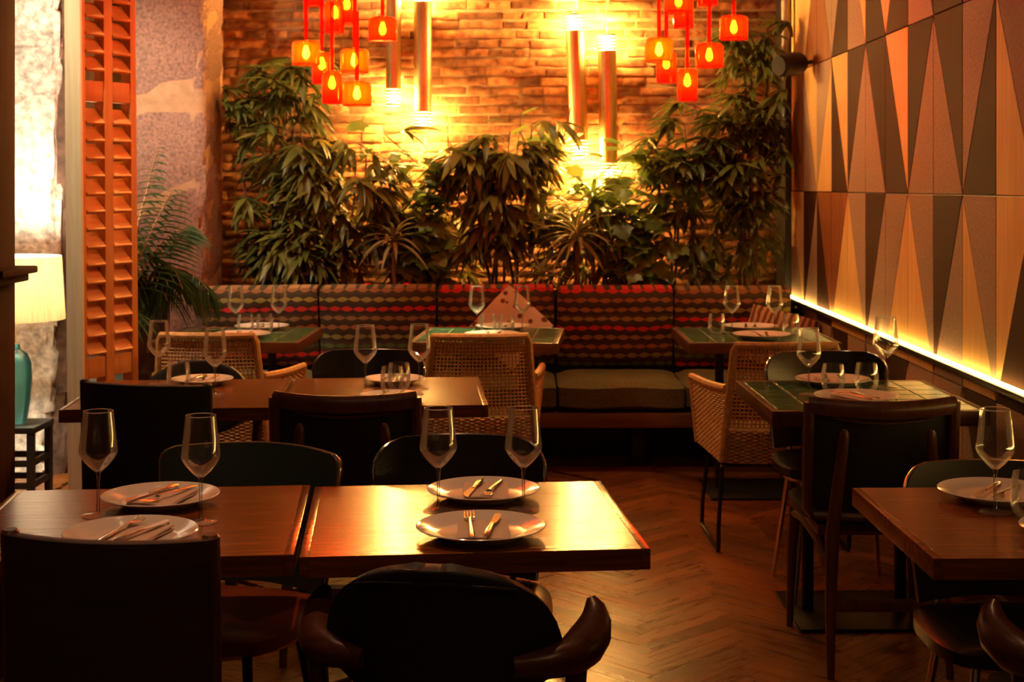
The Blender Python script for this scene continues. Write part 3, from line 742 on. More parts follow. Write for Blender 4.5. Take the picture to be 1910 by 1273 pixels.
def shell_chair(x, y, rz, label, mat='black_leather', trim='chrome', seat='black_leather', zs=1.0, post='chrome', wid=0.225, arch=0.0, rr=0.075):
    """bent shell back with a thin bright edge, round pad seat on tube legs"""
    t = thing('shell_back_chair', label, 'chair', (x, y, 0), R(rz), 'curved shell back chairs', scale=(1, 1, zs))
    def hw(v):
        h = 0.34 * (1 - v)
        w_ = wid - 0.030 * (1 - v)
        if h < rr: w_ = w_ - rr + math.sqrt(max(0, rr * rr - (rr - h) ** 2))
        return w_
    def pt(u, v):
        xx = (2 * u - 1) * hw(v)
        return (xx, -0.235 + 0.9 * xx * xx / 0.225 * 0.45 - 0.07 * v, 0.48 + 0.34 * v - arch * (xx / wid) ** 2)
    vv = [0, .15, .3, .45, .6, .72, .80, .86, .91, .95, .98, 1.0]
    def remap(v):
        k = v * (len(vv) - 1); i = min(int(k), len(vv) - 2); return lerp(vv[i], vv[i + 1], k - i)
    key = 'shell%g%g%g' % (wid, arch, rr)
    sb = part('backrest', key + mat, mat, t, lambda b: b.slab(lambda u, v: pt(u, remap(v)), 18, 11, 0.018))
    edge = [pt(0, v) for v in vv] + [pt(i / 12, 1) for i in range(1, 12)] + [pt(1, v) for v in vv[::-1]]
    part('edge_trim', key + 'e' + trim, trim, sb, lambda b: b.tube(edge, 0.0042, 6))
    ss = part('seat', 'shell_seat' + seat, seat, t, lambda b: seat_pad(b, 0.46, 0.44, 0.452, 0.064, 1.02, soft=3))
    part('seat_rim', 'shell_rim' + trim, trim, ss, lambda b: b.tube([(0.205 * math.cos(a), 0.195 * math.sin(a), 0.418) for a in [2 * math.pi * i / 28 for i in range(29)]], 0.008, 6))
    for s in (-1, 1):
        part('back_post', key + 'post%d' % s + post, post, t, lambda b: b.tube([(s * 0.13, -0.16, 0.418), (s * 0.135, -0.215, 0.44), (s * 0.135, -0.232, 0.52), (s * 0.135, -0.250, 0.66)], 0.010, 8))
    legs4(t, 'shell' + post, post, [(s * 0.15, q * 0.14, 0.418) for q in (-1, 1) for s in (-1, 1)], [(s * 0.20, q * 0.21, 0.0) for q in (-1, 1) for s in (-1, 1)], 0.012, 0.009)
    return t
def horn_chair(x, y, rz, label, zs=1.0):
    """armchair whose rail ends sweep forward into upturned horns; padded oval leather back"""
    t = thing('horn_arm_chair', label, 'chair', (x, y, 0), R(rz), 'horn arm chairs', scale=(1, 1, zs))
    def hw(v):
        # v 0 bottom .. 1 top: narrow foot, widest at 0.45, rounded top
        if v < 0.42: return 0.095 + 0.130 * math.sin(math.pi / 2 * v / 0.42) ** 0.8
        k = (v - 0.42) / 0.58
        return 0.225 * max(0.0, 1 - k ** 4.0) ** 0.42 * (1 - 0.10 * k)
    def pt(u, v):
        xx = (2 * u - 1) * hw(v); cr = 0.026 * (1 - (xx / 0.2) ** 2) * min(1, v / .7)
        return (xx, -0.21 + 1.5 * xx * xx - 0.05 * v, 0.505 + 0.250 * v + cr)
    vv = [0.0, .06, .14, .24, .34, .44, .56, .68, .78, .86, .91, .945, .968, .982, .992, .998]
    def remap(v):
        k = v * (len(vv) - 1); i = min(int(k), len(vv) - 2); return lerp(vv[i], vv[i + 1], k - i)
    hb = part('backrest', 'horn_back', 'black_matte', t, lambda b: b.slab(lambda u, v: pt(u, remap(v)), 24, 15, 0.036, puff=lambda u, v: 0.55 + 0.45 * max(0, 1 - (2 * u - 1) ** 4) * max(0, 1 - (2 * v - 1) ** 6)))
    part('back_piping', 'horn_pipe', 'black_leather', hb, lambda b: b.tube([(p[0], p[1] - 0.019, p[2] - 0.004) for p in [pt(u, 0.90) for u in [0.02 + 0.96 * i / 20 for i in range(21)]]], 0.0045, 6))
    for s in (-1, 1):
        path = [(s * 0.14, -0.212, 0.592), (s * 0.195, -0.195, 0.594), (s * 0.238, -0.165, 0.598), (s * 0.258, -0.125, 0.606), (s * 0.270, -0.085, 0.618), (s * 0.274, -0.058, 0.638), (s * 0.270, -0.044, 0.660), (s * 0.263, -0.040, 0.676)]
        part('horn_arm', 'horn_arm%d' % s, 'teak', t, lambda b: b.tube(path, [0.020, 0.028, 0.036, 0.040, 0.038, 0.030, 0.020, 0.008], 14))
        part('rear_leg', 'horn_rl%d' % s, 'teak', t, lambda b: b.tube([(s * 0.235, -0.200, 0.0), (s * 0.236, -0.165, 0.35), (s * 0.250, -0.150, 0.590)], [0.013, 0.023, 0.019], 12))
        part('front_leg', 'horn_fl%d' % s, 'teak', t, lambda b: b.tube([(s * 0.225, 0.215, 0.0), (s * 0.220, 0.20, 0.25), (s * 0.215, 0.19, 0.425)], [0.013, 0.021, 0.019], 12))
        part('side_rail', 'horn_sr%d' % s, 'teak', t, lambda b: b.tube([(s * 0.236, -0.165, 0.39), (s * 0.216, 0.19, 0.39)], 0.014, 8, flat=1.6))
    part('seat', 'horn_seat', 'black_leather', t, lambda b: seat_pad(b, 0.45, 0.44, 0.445, 0.062, 1.06, soft=3))
    return t
def rattan_chair(x, y, rz, label, zs=1.0):
    """woven armchair: wrapped frame, open lattice back, closely woven skirt and arms, thin metal sled legs"""
    t = thing('woven_armchair', label, 'chair', (x, y, 0), R(rz), 'woven rattan armchairs', scale=(1, 1, zs))
    ZT, ZB = 0.835, 0.30
    def back(u, v):
        k = 2 * u - 1; hw_ = lerp(0.245, 0.205, v)
        return Vector((k * hw_, -0.23 + 0.035 * k * k - 0.07 * v, lerp(ZB + 0.06, ZT, v) - 0.0 * k))
    def side(s, u, v):
        # u from rear to front along the arm, v from skirt foot to arm top
        top = lerp(0.66, 0.615, u) + 0.03 * u * u
        p0 = Vector((s * lerp(0.245, 0.275, u), lerp(-0.195, 0.27, u), ZB + 0.06))
        p1 = Vector((s * lerp(0.232, 0.305, u), lerp(-0.235, 0.25, u), top))
        return p0.lerp(p1, v)
    # wrapped frame tubes
    part('back_frame', 'rt_bf', 'rattan', t, lambda b: b.tube([back(0, v) for v in (0, .25, .5, .75, .95)] + [back(u, 1) for u in [0.02 + .96 * i / 10 for i in range(11)]] + [back(1, v) for v in (.95, .75, .5, .25, 0)], 0.0155, 8))
    for s in (-1, 1):
        part('arm_frame', 'rt_af%d' % s, 'rattan', t, lambda b: b.tube([side(s, u, 1) for u in [i / 8 for i in range(9)]] + [side(s, 1, v) for v in (.85, .6, .3, 0)], 0.0165, 8))
    def strands(b, fn, nu, nv, r, us=(0, 1), vr=(0, 1), seg=8):
        for j in range(nv + 1):
            v = lerp(vr[0], vr[1], j / nv)
            b.tube([fn(lerp(us[0], us[1], i / seg), v) for i in range(seg + 1)], r, 4)
        for i in range(nu + 1):
            u = lerp(us[0], us[1], i / nu)
            b.tube([fn(u, lerp(vr[0], vr[1], j / 4)) for j in range(5)], r, 4)
    lat = part('lattice', 'rt_lat', 'rattan', t, lambda b: strands(b, back, 28, 21, 0.0036, vr=(0.30, 0.98)), smooth=True); lat['kind'] = 'stuff'
    def dense(b, fn, vr, nv, nu, r):
        # basket weave: horizontal strands that pass in front of and behind the stakes
        for j in range(nv + 1):
            v = lerp(vr[0], vr[1], j / nv); pts = []
            for i in range(nu * 2 + 1):
                u = i / (nu * 2); p = fn(u, v)
                q = fn(min(u + .02, 1), v) - fn(max(u - .02, 0), v); up = fn(u, min(v + .05, 1)) - fn(u, max(v - .05, 0))
                nn = q.cross(up).normalized()
                pts.append(p + nn * (r * 0.9 * (1 if (i // 2 + j) % 2 else -1) if i % 2 else 0))
            b.tube(pts, r, 4)
        for i in range(nu + 1): b.tube([fn(i / nu, vr[0]), fn(i / nu, (vr[0] + vr[1]) / 2), fn(i / nu, vr[1])], r * 0.9, 4)
    o = part('woven_skirt', 'rt_skirt', 'rattan', t, lambda b: dense(b, back, (0.0, 0.27), 17, 22, 0.0052)); o['kind'] = 'stuff'
    for s in (-1, 1):
        o = part('woven_side', 'rt_side%d' % s, 'rattan', t, lambda b: dense(b, lambda u, v: side(s, u, v), (0.0, 0.96), 28, 18, 0.0056)); o['kind'] = 'stuff'
    part('seat', 'rt_seat', 'olive_cloth', t, lambda b: seat_pad(b, 0.46, 0.44, 0.43, 0.07, 1.08, y0=0.02))
    part('seat_deck', 'rt_deck', 'rattan', t, lambda b: b.box((0, 0.03, 0.375), (0.49, 0.44, 0.03)), bevel=0.008)
    for s in (-1, 1):
        part('sled_leg', 'rt_leg%d' % s, 'dark_metal', t, lambda b: b.tube([(s * 0.22, -0.16, 0.375), (s * 0.245, -0.205, 0.34), (s * 0.262, -0.225, 0.10), (s * 0.262, -0.225, 0.02), (s * 0.262, -0.21, 0.009), (s * 0.265, 0.215, 0.009), (s * 0.265, 0.23, 0.02), (s * 0.262, 0.225, 0.12), (s * 0.235, 0.20, 0.375)], 0.009, 8))
    return t

slab_chair(-0.735, 2.735, 2.0, 'tall dark wooden slab back chair in the lower left corner', 'slab_wood', 'black_leather', 0.355)
slab_chair(-1.178, 4.695, 0.0, 'tall black leather chair back in front of the shutter table', 'black_matte', 'black_leather', 0.385)
horn_chair(-0.125, 2.875, -9.0, 'black leather armchair with horn shaped wooden arms in the foreground')
horn_chair(1.165, 2.815, 0.0, 'armchair with brown horn arm at the lower right corner')
horn_chair(-1.285, 5.455, 178.0, 'low rounded black chair back behind the shutter table')
shell_chair(-0.735, 3.425, 180 - 14, 'dark green leather shell chair behind the left foreground table', mat='green_leather', trim='gold_trim', seat='red_leather', post='dark_metal', zs=0.985, wid=0.245, arch=0.006, rr=0.03)
shell_chair(-0.165, 3.475, 180, 'black shell chair with bright edge behind the middle foreground table', arch=0.006)
shell_chair(1.155, 3.36, 180, 'dark shell chair with thin edge behind the right wooden table', mat='black_matte', trim='gold_trim', zs=0.945)
shell_chair(-0.605, 5.43, 180, 'black shell chair behind the second-row middle table')
shell_chair(1.135, 5.235, 180, 'black shell chair behind the near green tiled table', zs=1.02, wid=0.235)
frame_chair(-0.560, 4.735, 0.0, 'wood framed chair with black leather back in front of the second-row middle table')
frame_chair(1.090, 4.625, 0.0, 'wood framed chair with black leather back in front of the green tiled table')
rattan_chair(-1.33, 6.40, -3.0, 'woven rattan armchair near the granite column')
rattan_chair(-0.205, 6.36, 4.0, 'woven rattan armchair with its back to the camera in the middle')
rattan_chair(1.035, 6.02, 1.0, 'woven rattan armchair near the patterned wall, metal legs in view')

# ================================================================== tableware
def wineglass(x, y, label, s=1.0, rz=0):
    t = thing('wine_glass', label, 'wine glass', (x, y, TOP + 0.0005), rz, 'stemmed wine glasses', scale=(s, s, s))
    prof = [(0.0045, 0.094), (0.010, 0.098), (0.020, 0.107), (0.033, 0.122), (0.0405, 0.135), (0.0415, 0.141), (0.0405, 0.152), (0.0375, 0.178), (0.0345, 0.205), (0.0322, 0.2275)]
    inner = [(r - 0.0013, z + 0.0012) for r, z in prof[::-1]]; inner[0] = (prof[-1][0] - 0.0010, 0.2277); inner[-1] = (0.0005, 0.0985)
    part('bowl', 'wg_bowl', 'glass', t, lambda b: b.lathe(prof + inner, 32))
    part('rim', 'wg_rim', 'glass_rim', t, lambda b: b.tube([(0.0317 * math.cos(a), 0.0317 * math.sin(a), 0.2278) for a in [2 * math.pi * i / 32 for i in range(33)]], 0.0009, 5))
    part('stem', 'wg_stem', 'glass_stem', t, lambda b: b.lathe([(0.0, 0.006), (0.0055, 0.0065), (0.0040, 0.012), (0.0035, 0.03), (0.0034, 0.07), (0.0042, 0.088), (0.0062, 0.0955), (0.0, 0.099)], 14))
    part('foot', 'wg_foot', 'glass', t, lambda b: b.lathe([(0.0, 0.0), (0.034, 0.0), (0.0352, 0.0012), (0.034, 0.0022), (0.015, 0.0042), (0.006, 0.0075), (0.0, 0.0085)], 28))
    return t
def tumbler(x, y, label, s=1.0):
    prof = [(0.0, 0.0), (0.026, 0.0), (0.0335, 0.006), (0.0395, 0.024), (0.0415, 0.043), (0.0405, 0.062), (0.0375, 0.083), (0.0352, 0.096)]
    inner = [(max(0.0, r - 0.0016), z + 0.003) for r, z in prof[::-1]]; inner[0] = (prof[-1][0] - 0.0012, 0.0963)
    o = part('tumbler', 'tumbler', 'glass', None, lambda b: b.lathe(prof + inner, 28)); o.location = (x, y, TOP + 0.0008); o.scale = (s, s, s)
    return tag(o, label, 'tumbler', 'stemless water tumblers')
def plate(x, y, r, label):
    prof = [(0.0, 0.003), (0.52, 0.003), (0.60, 0.0), (0.64, 0.001), (0.68, 0.006), (0.80, 0.0125), (0.985, 0.0205), (1.0, 0.0225), (0.985, 0.0240), (0.80, 0.0165), (0.70, 0.0105), (0.62, 0.0075), (0.0, 0.007)]
    key = 'plate%g' % r
    o = part('plate', key, 'porcelain', None, lambda b: b.lathe([(a * r, z) for a, z in prof], 48)); o.location = (x, y, TOP + 0.0008)
    return tag(o, label, 'plate', 'white dinner plates')
PZ = TOP + 0.0085
def napkin(x, y, rz, label, s=1.0):
    def bld(b):
        b.slab(lambda u, v: ((u - .5) * 0.105, (v - .5) * 0.165, 0.004 + 0.002 * math.sin(7 * u + 3 * v) * u), 10, 14, 0.003)
        b.slab(lambda u, v: ((u - .5) * 0.102 + 0.001, (v - .5) * 0.160 + 0.001, 0.0082 + 0.002 * math.sin(6 * u + 2 * v)), 10, 14, 0.003)
    o = part('folded_napkin', 'napkin', 'napkin', None, bld); o.location = (x, y, PZ); o.rotation_euler.z = R(rz); o.scale = (s, s, 1)
    return tag(o, label, 'napkin', 'folded beige napkins')
def fork(x, y, rz, label, z=PZ + 0.014, tilt=0):
    t = thing('fork', label, 'fork', (x, y, z), R(rz), 'steel forks')
    part('handle', 'fork_h', 'steel', t, lambda b: b.tube([(0, -0.100, 0.001), (0, -0.085, 0.002), (0, -0.05, 0.003), (0, 0.0, 0.006), (0, 0.030, 0.008), (0, 0.045, 0.006)], [0.004, 0.0068, 0.006, 0.0035, 0.003, 0.006], 8, flat=0.35))
    part('head', 'fork_n', 'steel', t, lambda b: b.slab(lambda u, v: ((u - .5) * lerp(0.010, 0.023, min(1, v * 1.6)), 0.042 + 0.022 * v, 0.006 - 0.004 * math.sin(math.pi * v * .6)), 4, 4, 0.0018))
    for k in range(4):
        part('tine', 'fork_t%d' % k, 'steel', t, lambda b: b.tube([((k - 1.5) * 0.0066, 0.062, 0.002), ((k - 1.5) * 0.0066, 0.080, 0.002), ((k - 1.5) * 0.0064, 0.100, 0.0065)], [0.0019, 0.0018, 0.0008], 6, flat=0.7))
    t.rotation_euler.x = R(tilt)
    return t
def knife(x, y, rz, label, z=PZ + 0.014, tilt=0):
    t = thing('knife', label, 'knife', (x, y, z), R(rz), 'steel table knives')
    part('handle', 'kn_h', 'steel', t, lambda b: b.tube([(0, -0.105, 0.001), (0, -0.095, 0.002), (0, -0.05, 0.003), (0, -0.005, 0.003), (0, 0.008, 0.003)], [0.003, 0.0075, 0.0068, 0.0048, 0.004], 8, flat=0.5))
    part('blade', 'kn_b', 'steel', t, lambda b: b.slab(lambda u, v: (lerp(-0.005, lerp(0.007, 0.011, math.sin(math.pi * min(1, v * .9))) * (1 if v < .8 else (1 - v) / .2 * .9 + .0) - (0.005 if v > .98 else 0), u), 0.006 + 0.100 * v, 0.003), 4, 12, 0.0016))
    t.rotation_euler.x = R(tilt)
    return t
M['glass_rim'] = thin_glass('glass_rim', (0.80, 0.80, 0.78), 1.5, rough=0.15, body=0.4, bodycol=(1, 1, 1))  # white body puts the bright line of catching light into the rim
M['glass_stem'] = thin_glass('glass_stem', (0.86, 0.86, 0.84), 1.8, rough=0.02)

def setting(x, y, r, who, away=False, nap=True, rz=0, cut=True):
    plate(x, y, r, 'white plate ' + who)
    k = 180 if away else 0
    s = min(1.0, r / 0.125)
    if nap: napkin(x + 0.005, y + (0.0 if away else -0.01), rz + 2, 'napkin on the plate ' + who, s)
    if cut:
        dx = 0.022; sg = -1 if away else 1
        c, sn = math.cos(R(rz)), math.sin(R(rz))
        zz = PZ + (0.0135 if nap else 0.010)
        fork(x - sg * dx * c, y - sg * dx * sn, rz + k + (4 if not away else -10), 'fork on the plate ' + who, zz)
        knife(x + sg * dx * c, y + sg * dx * sn, rz + k - (6 if not away else 8), 'knife on the plate ' + who, zz)
FM = 'of the foreground middle table'; FLt = 'of the foreground left table'
setting(-0.089, 2.972, 0.134, 'at the near side ' + FM, rz=0)
setting(-0.094, 3.335, 0.130, 'at the far side ' + FM, away=True, rz=0)
setting(-0.795, 2.925, 0.134, 'at the near side ' + FLt, rz=-14)
setting(-0.822, 3.272, 0.132, 'at the far side ' + FLt, away=True, rz=-12)
wineglass(-0.929, 3.156, 'leftmost wine glass on the foreground left table')
wineglass(-0.692, 3.096, 'wine glass at the right of the near plate on the foreground left table')
wineglass(-0.190, 3.200, 'wine glass left of the plates on the foreground middle table')
wineglass(-0.002, 3.203, 'wine glass right of the plates on the foreground middle table')
MR = 'of the second-row middle table'; ML = 'of the second-row table by the shutter'
setting(-0.443, 4.83, 0.108, 'at the near side ' + MR)
setting(-0.472, 5.25, 0.108, 'at the far side ' + MR, away=True)
setting(-1.165, 5.235, 0.112, 'at the far side ' + ML, away=True)
setting(-1.20, 4.83, 0.112, 'at the near side ' + ML)
wineglass(-0.559, 5.09, 'wine glass left of the tumblers on the second-row middle table', 1.0)
wineglass(-0.372, 5.13, 'wine glass right of the tumblers on the second-row middle table', 1.0)
tumbler(-0.455, 4.985, 'front one of two tumblers on the second-row middle table'); tumbler(-0.440, 5.085, 'rear one of two tumblers on the second-row middle table')
wineglass(-1.325, 5.25, 'wine glass left of the tumbler on the shutter table', 1.0)
wineglass(-1.065, 4.985, 'wine glass right of the tumbler on the shutter table', 1.0)
tumbler(-1.218, 5.10, 'single tumbler on the second-row table by the shutter')
TR = 'of the near green tiled table'
setting(1.105, 4.82, 0.140, 'at the near side ' + TR, rz=28, cut=True)
setting(1.116, 5.235, 0.136, 'at the far side ' + TR, away=True)
wineglass(0.98, 4.985, 'wine glass left of the tumblers on the near green tiled table')
wineglass(1.291, 5.17, 'wine glass by the light strip on the near green tiled table', 1.1)
tumbler(1.078, 5.055, 'left one of two tumblers on the near green tiled table'); tumbler(1.200, 5.075, 'right one of two tumblers on the near green tiled table')
for cx, nm, (wa, wb), (ta, tb), (pa, pb) in (
        (0, 'of the banquette table near the column', ((-1.41, 7.07), (-1.20, 7.075)), ((-1.35, 7.01), (-1.262, 7.035)), ((-1.335, 6.84), (-1.310, 7.22))),
        (1, 'of the brightly lit banquette table', ((-0.232, 7.07), (-0.01, 7.07)), ((-0.175, 7.015), (-0.088, 7.025)), ((-0.148, 6.83), (-0.108, 7.22))),
        (2, 'of the banquette table by the patterned wall', ((1.015, 7.08), (1.222, 7.07)), ((0.935, 7.04), (1.292, 7.02)), ((1.118, 6.82), (1.128, 7.22)))):
    setting(pa[0], pa[1], 0.136, 'at the near side ' + nm, nap=False); setting(pb[0], pb[1], 0.136, 'at the far side ' + nm, away=True, nap=False)
    wineglass(wa[0], wa[1], 'left wine glass ' + nm); wineglass(wb[0], wb[1], 'right wine glass ' + nm)
    tumbler(ta[0], ta[1], 'left tumbler ' + nm); tumbler(tb[0], tb[1], 'right tumbler ' + nm)
RF = 'of the wooden table at the right edge'
setting(1.085, 3.32, 0.134, 'at the far side ' + RF, away=True, nap=False, rz=-25)
setting(1.150, 2.955, 0.134, 'at the near side ' + RF, nap=True)
wineglass(1.036, 3.185, 'wine glass on the wooden table at the right edge'); tumbler(1.098, 3.145, 'tumbler beside the wine glass at the right edge', 1.0)
# ================================================================== lamps
def pendant(x, z_top, y, wide, label, side, mat='amber_glass'):
    t = thing('pendant_lamp', label, 'pendant lamp', (x, y, z_top), 0, 'red glass pendants in the %s cluster' % side)
    r, h = (0.061, 0.098) if wide else (0.0435, 0.132)
    key = 'pend%d' % wide
    shd = part('shade', key, mat, t, lambda b: b.lathe([(0.016, 0.004), (r * 0.8, 0.003), (r * 0.95, -0.003), (r, -0.012), (r, -h + 0.008), (r * 0.985, -h), (r * 0.955, -h), (r * 0.96, -h + 0.010), (r * 0.96, -0.013), (r * 0.90, -0.006), (0.016, -0.002)], 28))
    part('base_disc', key + 'd', mat, shd, lambda b: b.lathe([(0.0, -h + 0.006), (r * 0.95, -h + 0.006), (r * 0.95, -h + 0.002), (0.0, -h + 0.002)], 28))
    part('stem', 'pend_stem', 'red_glass', t, lambda b: b.tube([(0, 0, 0.0), (0, 0, 0.30)], 0.0085, 10))
    sk = part('socket', 'pend_socket', 'brass', t, lambda b: b.lathe([(0.0, 0.010), (0.010, 0.010), (0.011, -0.006), (0.009, -0.016), (0.0, -0.016)], 14))
    part('bulb', 'pend_bulb', 'bulb', sk, lambda b: b.lathe([(0.0, -0.014), (0.006, -0.016), (0.011, -0.030), (0.0155, -0.047), (0.0145, -0.060), (0.008, -0.069), (0.0, -0.072)], 12))
    L = 3.40 - z_top
    one('cable', 'white_cable' if False else 'brass', t, lambda b: b.tube([(0, 0, 0.30), (0, 0, L)], 0.0022, 6))
    return t
PL = [(-0.935, 2.085, 6.20, 1, 'wide amber glass pendant at the left of the left cluster'),
      (-0.881, 2.045, 6.30, 0, 'narrow red pendant half behind the leftmost wide one in the left cluster'),
      (-0.727, 2.052, 6.20, 1, 'wide amber pendant in the middle of the left cluster, above the lowest one'),
      (-0.813, 1.949, 6.12, 0, 'narrow red pendant hanging lowest in the left cluster'),
      (-0.703, 1.903, 6.08, 1, 'wide amber pendant hanging lowest in the left cluster'),
      (-0.826, 2.268, 6.30, 0, 'narrow red pendant near the top of the left cluster, second row'),
      (-0.607, 2.187, 6.20, 1, 'wide red pendant at the right of the left cluster beside the brass tube'),
      (-0.921, 2.387, 6.32, 0, 'narrow red pendant cut by the top edge in the left cluster'),
      (-0.775, 2.310, 6.32, 0, 'dark red narrow pendant behind the others in the left cluster')]
PR = [(0.577, 2.098, 6.20, 1, 'wide amber pendant at the left of the right cluster'),
      (0.618, 2.050, 6.30, 0, 'narrow red pendant half behind the leftmost wide one in the right cluster'),
      (0.698, 1.965, 6.20, 0, 'narrow red pendant hanging lowest in the right cluster'),
      (0.792, 2.075, 6.20, 1, 'wide red pendant in the middle of the right cluster'),
      (0.900, 2.196, 6.22, 1, 'wide red pendant at the far right of the right cluster'),
      (0.695, 2.290, 6.32, 0, 'narrow red pendant behind the top one in the right cluster'),
      (0.655, 2.302, 6.15, 1, 'wide amber pendant cut by the top edge in the right cluster'),
      (0.785, 2.375, 6.20, 0, 'narrow red pendant tip at the top of the right cluster')]
for k, (x, z, y, wd, lb) in enumerate(PL): pendant(x, z, y, wd, lb, 'left', 'amber_glass' if wd and k != 6 else 'red_glass')
for k, (x, z, y, wd, lb) in enumerate(PR): pendant(x, z, y, wd, lb, 'right', 'amber_glass' if wd and k < 3 else 'red_glass')

def tube_lamp(x, y, z0, z1, d, tilt, label):
    """polished tube open at both ends with slotted rings near each end and a bulb inside"""
    t = thing('brass_tube_lamp', label, 'wall lamp', (x, y, z0), 0, 'polished brass tube lamps on the brick wall')
    t.rotation_euler.y = R(tilt)
    L = z1 - z0; r = d / 2; th = 0.002; S = 0.105
    one('tube', 'brass', t, lambda b: b.lathe([(r, S), (r, L - S), (r - th, L - S), (r - th, S), (r, S)], 36))
    for e in (0, 1):
        for k in range(5):
            a = 0.004 + k * 0.0205
            lo = a if e == 0 else L - a - 0.0125
            one('ring', 'brass', t, lambda b: b.lathe([(r, lo), (r, lo + 0.0125), (r - th, lo + 0.0125), (r - th, lo), (r, lo)], 32))
        zc = 0.052 if e == 0 else L - 0.05
        one('bulb', 'tube_bulb', t, lambda b: b.lathe([(0.0, zc - 0.028), (0.014, zc - 0.020), (0.018, zc), (0.014, zc + 0.020), (0.0, zc + 0.028)], 10))
        for q in range(3):
            a = 2 * math.pi * q / 3 + 0.5
            one('ring_rod', 'brass', t, lambda b: b.tube([((r - 0.004) * math.cos(a), (r - 0.004) * math.sin(a), 0.003 if e == 0 else L - S - 0.02), ((r - 0.004) * math.cos(a), (r - 0.004) * math.sin(a), S + 0.02 if e == 0 else L - 0.003)], 0.002, 5))
    one('bracket', 'brass', t, lambda b: (b.tube([(0, r - 0.002, L * 0.55), (0, YB - y + 0.02, L * 0.55)], 0.010, 8)))
    one('cable', 'white_cable', t, lambda b: b.tube([(0, 0, L - 0.02), (0, 0, 3.40 - z0)], 0.002, 6))
    return t
tube_lamp(-0.803, 8.86, 1.955, 2.86, 0.092, 0.4, 'leftmost tall brass tube lamp above the foliage')
tube_lamp(-0.621, 8.86, 1.815, 2.70, 0.108, 0.0, 'second brass tube lamp from the left, lower than its neighbour')
tube_lamp(0.338, 8.86, 1.640, 2.524, 0.112, -2.2, 'third brass tube lamp from the left, slightly tilted')
tube_lamp(0.520, 8.86, 1.500, 2.400, 0.112, -1.0, 'rightmost and lowest brass tube lamp')

lamp = thing('table_lamp', 'lit linen drum lamp on a turquoise glass base at far left', 'lamp', (-2.33, 6.62, 0.385))
one('shade', 'linen', lamp, lambda b: b.lathe([(0.205, 0.762), (0.222, 0.472), (0.220, 0.472), (0.203, 0.762), (0.205, 0.762)], 40))
one('glass_base', 'teal_glass', lamp, lambda b: b.lathe([(0.0, 0.0), (0.046, 0.0), (0.055, 0.02), (0.067, 0.10), (0.076, 0.20), (0.073, 0.27), (0.056, 0.315), (0.026, 0.335), (0.020, 0.36), (0.0, 0.362)], 28))
one('neck', 'brass', lamp, lambda b: b.tube([(0, 0, 0.358), (0, 0, 0.56)], 0.008, 10))
M['lamp_bulb'] = emit('lamp_bulb', (1.0, 0.84, 0.60), 700.0)
one('bulb', 'lamp_bulb', lamp, lambda b: b.lathe([(0.0, 0.655), (0.012, 0.660), (0.030, 0.695), (0.030, 0.720), (0.018, 0.745), (0.0, 0.753)], 14))
one('shade_ring', 'brass', lamp, lambda b: (b.tube([(-0.210, 0, 0.64), (0.210, 0, 0.64)], 0.002, 5), b.tube([(0, -0.210, 0.64), (0, 0.210, 0.64)], 0.002, 5), b.tube([(0, 0, 0.55), (0.0, 0.0, 0.657)], 0.010, 8)))
st = thing('black_stool', 'small black slatted stool under the turquoise lamp', 'stool', (-2.33, 6.62, 0))
one('top', 'black_paint', st, lambda b: b.box((0, 0, 0.370), (0.27, 0.28, 0.028)), bevel=0.004)
for sx in (-1, 1):
    for sy in (-1, 1): one('leg', 'black_paint', st, lambda b: b.box((sx * 0.115, sy * 0.12, 0.178), (0.032, 0.032, 0.356)), bevel=0.003)
for z in (0.12, 0.22):
    for sy in (-1, 1): one('stretcher', 'black_paint', st, lambda b: b.box((0, sy * 0.12, z), (0.20, 0.02, 0.028)), bevel=0.003)
    for sx in (-1, 1): one('stretcher', 'black_paint', st, lambda b: b.box((sx * 0.115, 0, z), (0.02, 0.21, 0.028)), bevel=0.003)

# recessed ceiling downlights over the tables, plus an added front fill pair
def downlight(x, y, power, ang, label, col=(1.0, 0.48, 0.20), blend=0.7, tilt=(0, 0)):
    t = thing('ceiling_downlight', label, 'downlight', (x, y, 3.40), 0, 'recessed ceiling downlights')
    part('trim_ring', 'dl_ring', 'black_paint', t, lambda b: b.lathe([(0.055, -0.001), (0.055, -0.010), (0.042, -0.012), (0.038, -0.002), (0.055, -0.001)], 24))
    part('lens', 'dl_lens', 'lens', t, lambda b: b.lathe([(0.0, -0.003), (0.038, -0.003)], 20))
    l = bpy.data.lights.new('downlight_beam', 'SPOT'); l.energy = power; l.color = col; l.spot_size = R(ang); l.spot_blend = blend; l.shadow_soft_size = 0.035
    o = bpy.data.objects.new('downlight_beam', l); COL.objects.link(o); o.parent = t; o.location = (0, 0, -0.03); o.rotation_euler = (R(tilt[0]), R(tilt[1]), 0)
    return t
downlight(-0.10, 3.10, 16.9, 46, 'downlight over the foreground middle table')
downlight(-0.82, 3.10, 16.9, 46, 'downlight over the foreground left table', col=(1.0, 0.50, 0.26))
downlight(1.12, 3.15, 13.0, 46, 'downlight over the right wooden table')
downlight(1.10, 5.00, 13.0, 46, 'downlight over the near green tiled table')
downlight(-0.48, 5.00, 8, 44, 'downlight over the second-row middle table')
downlight(-1.18, 5.05, 6.5, 44, 'downlight over the second-row shutter table')
downlight(-0.40, 7.05, 300, 14, 'strong downlight over the middle banquette table', col=(1.0, 0.74, 0.32), blend=0.5)
downlight(1.10, 6.95, 14.3, 44, 'downlight over the banquette table by the patterned wall')
downlight(-1.36, 6.95, 11.7, 44, 'downlight over the banquette table near the column')
downlight(0.32, 5.15, 22, 26, 'downlight over the bare floor in the aisle', col=(1.0, 0.52, 0.15))
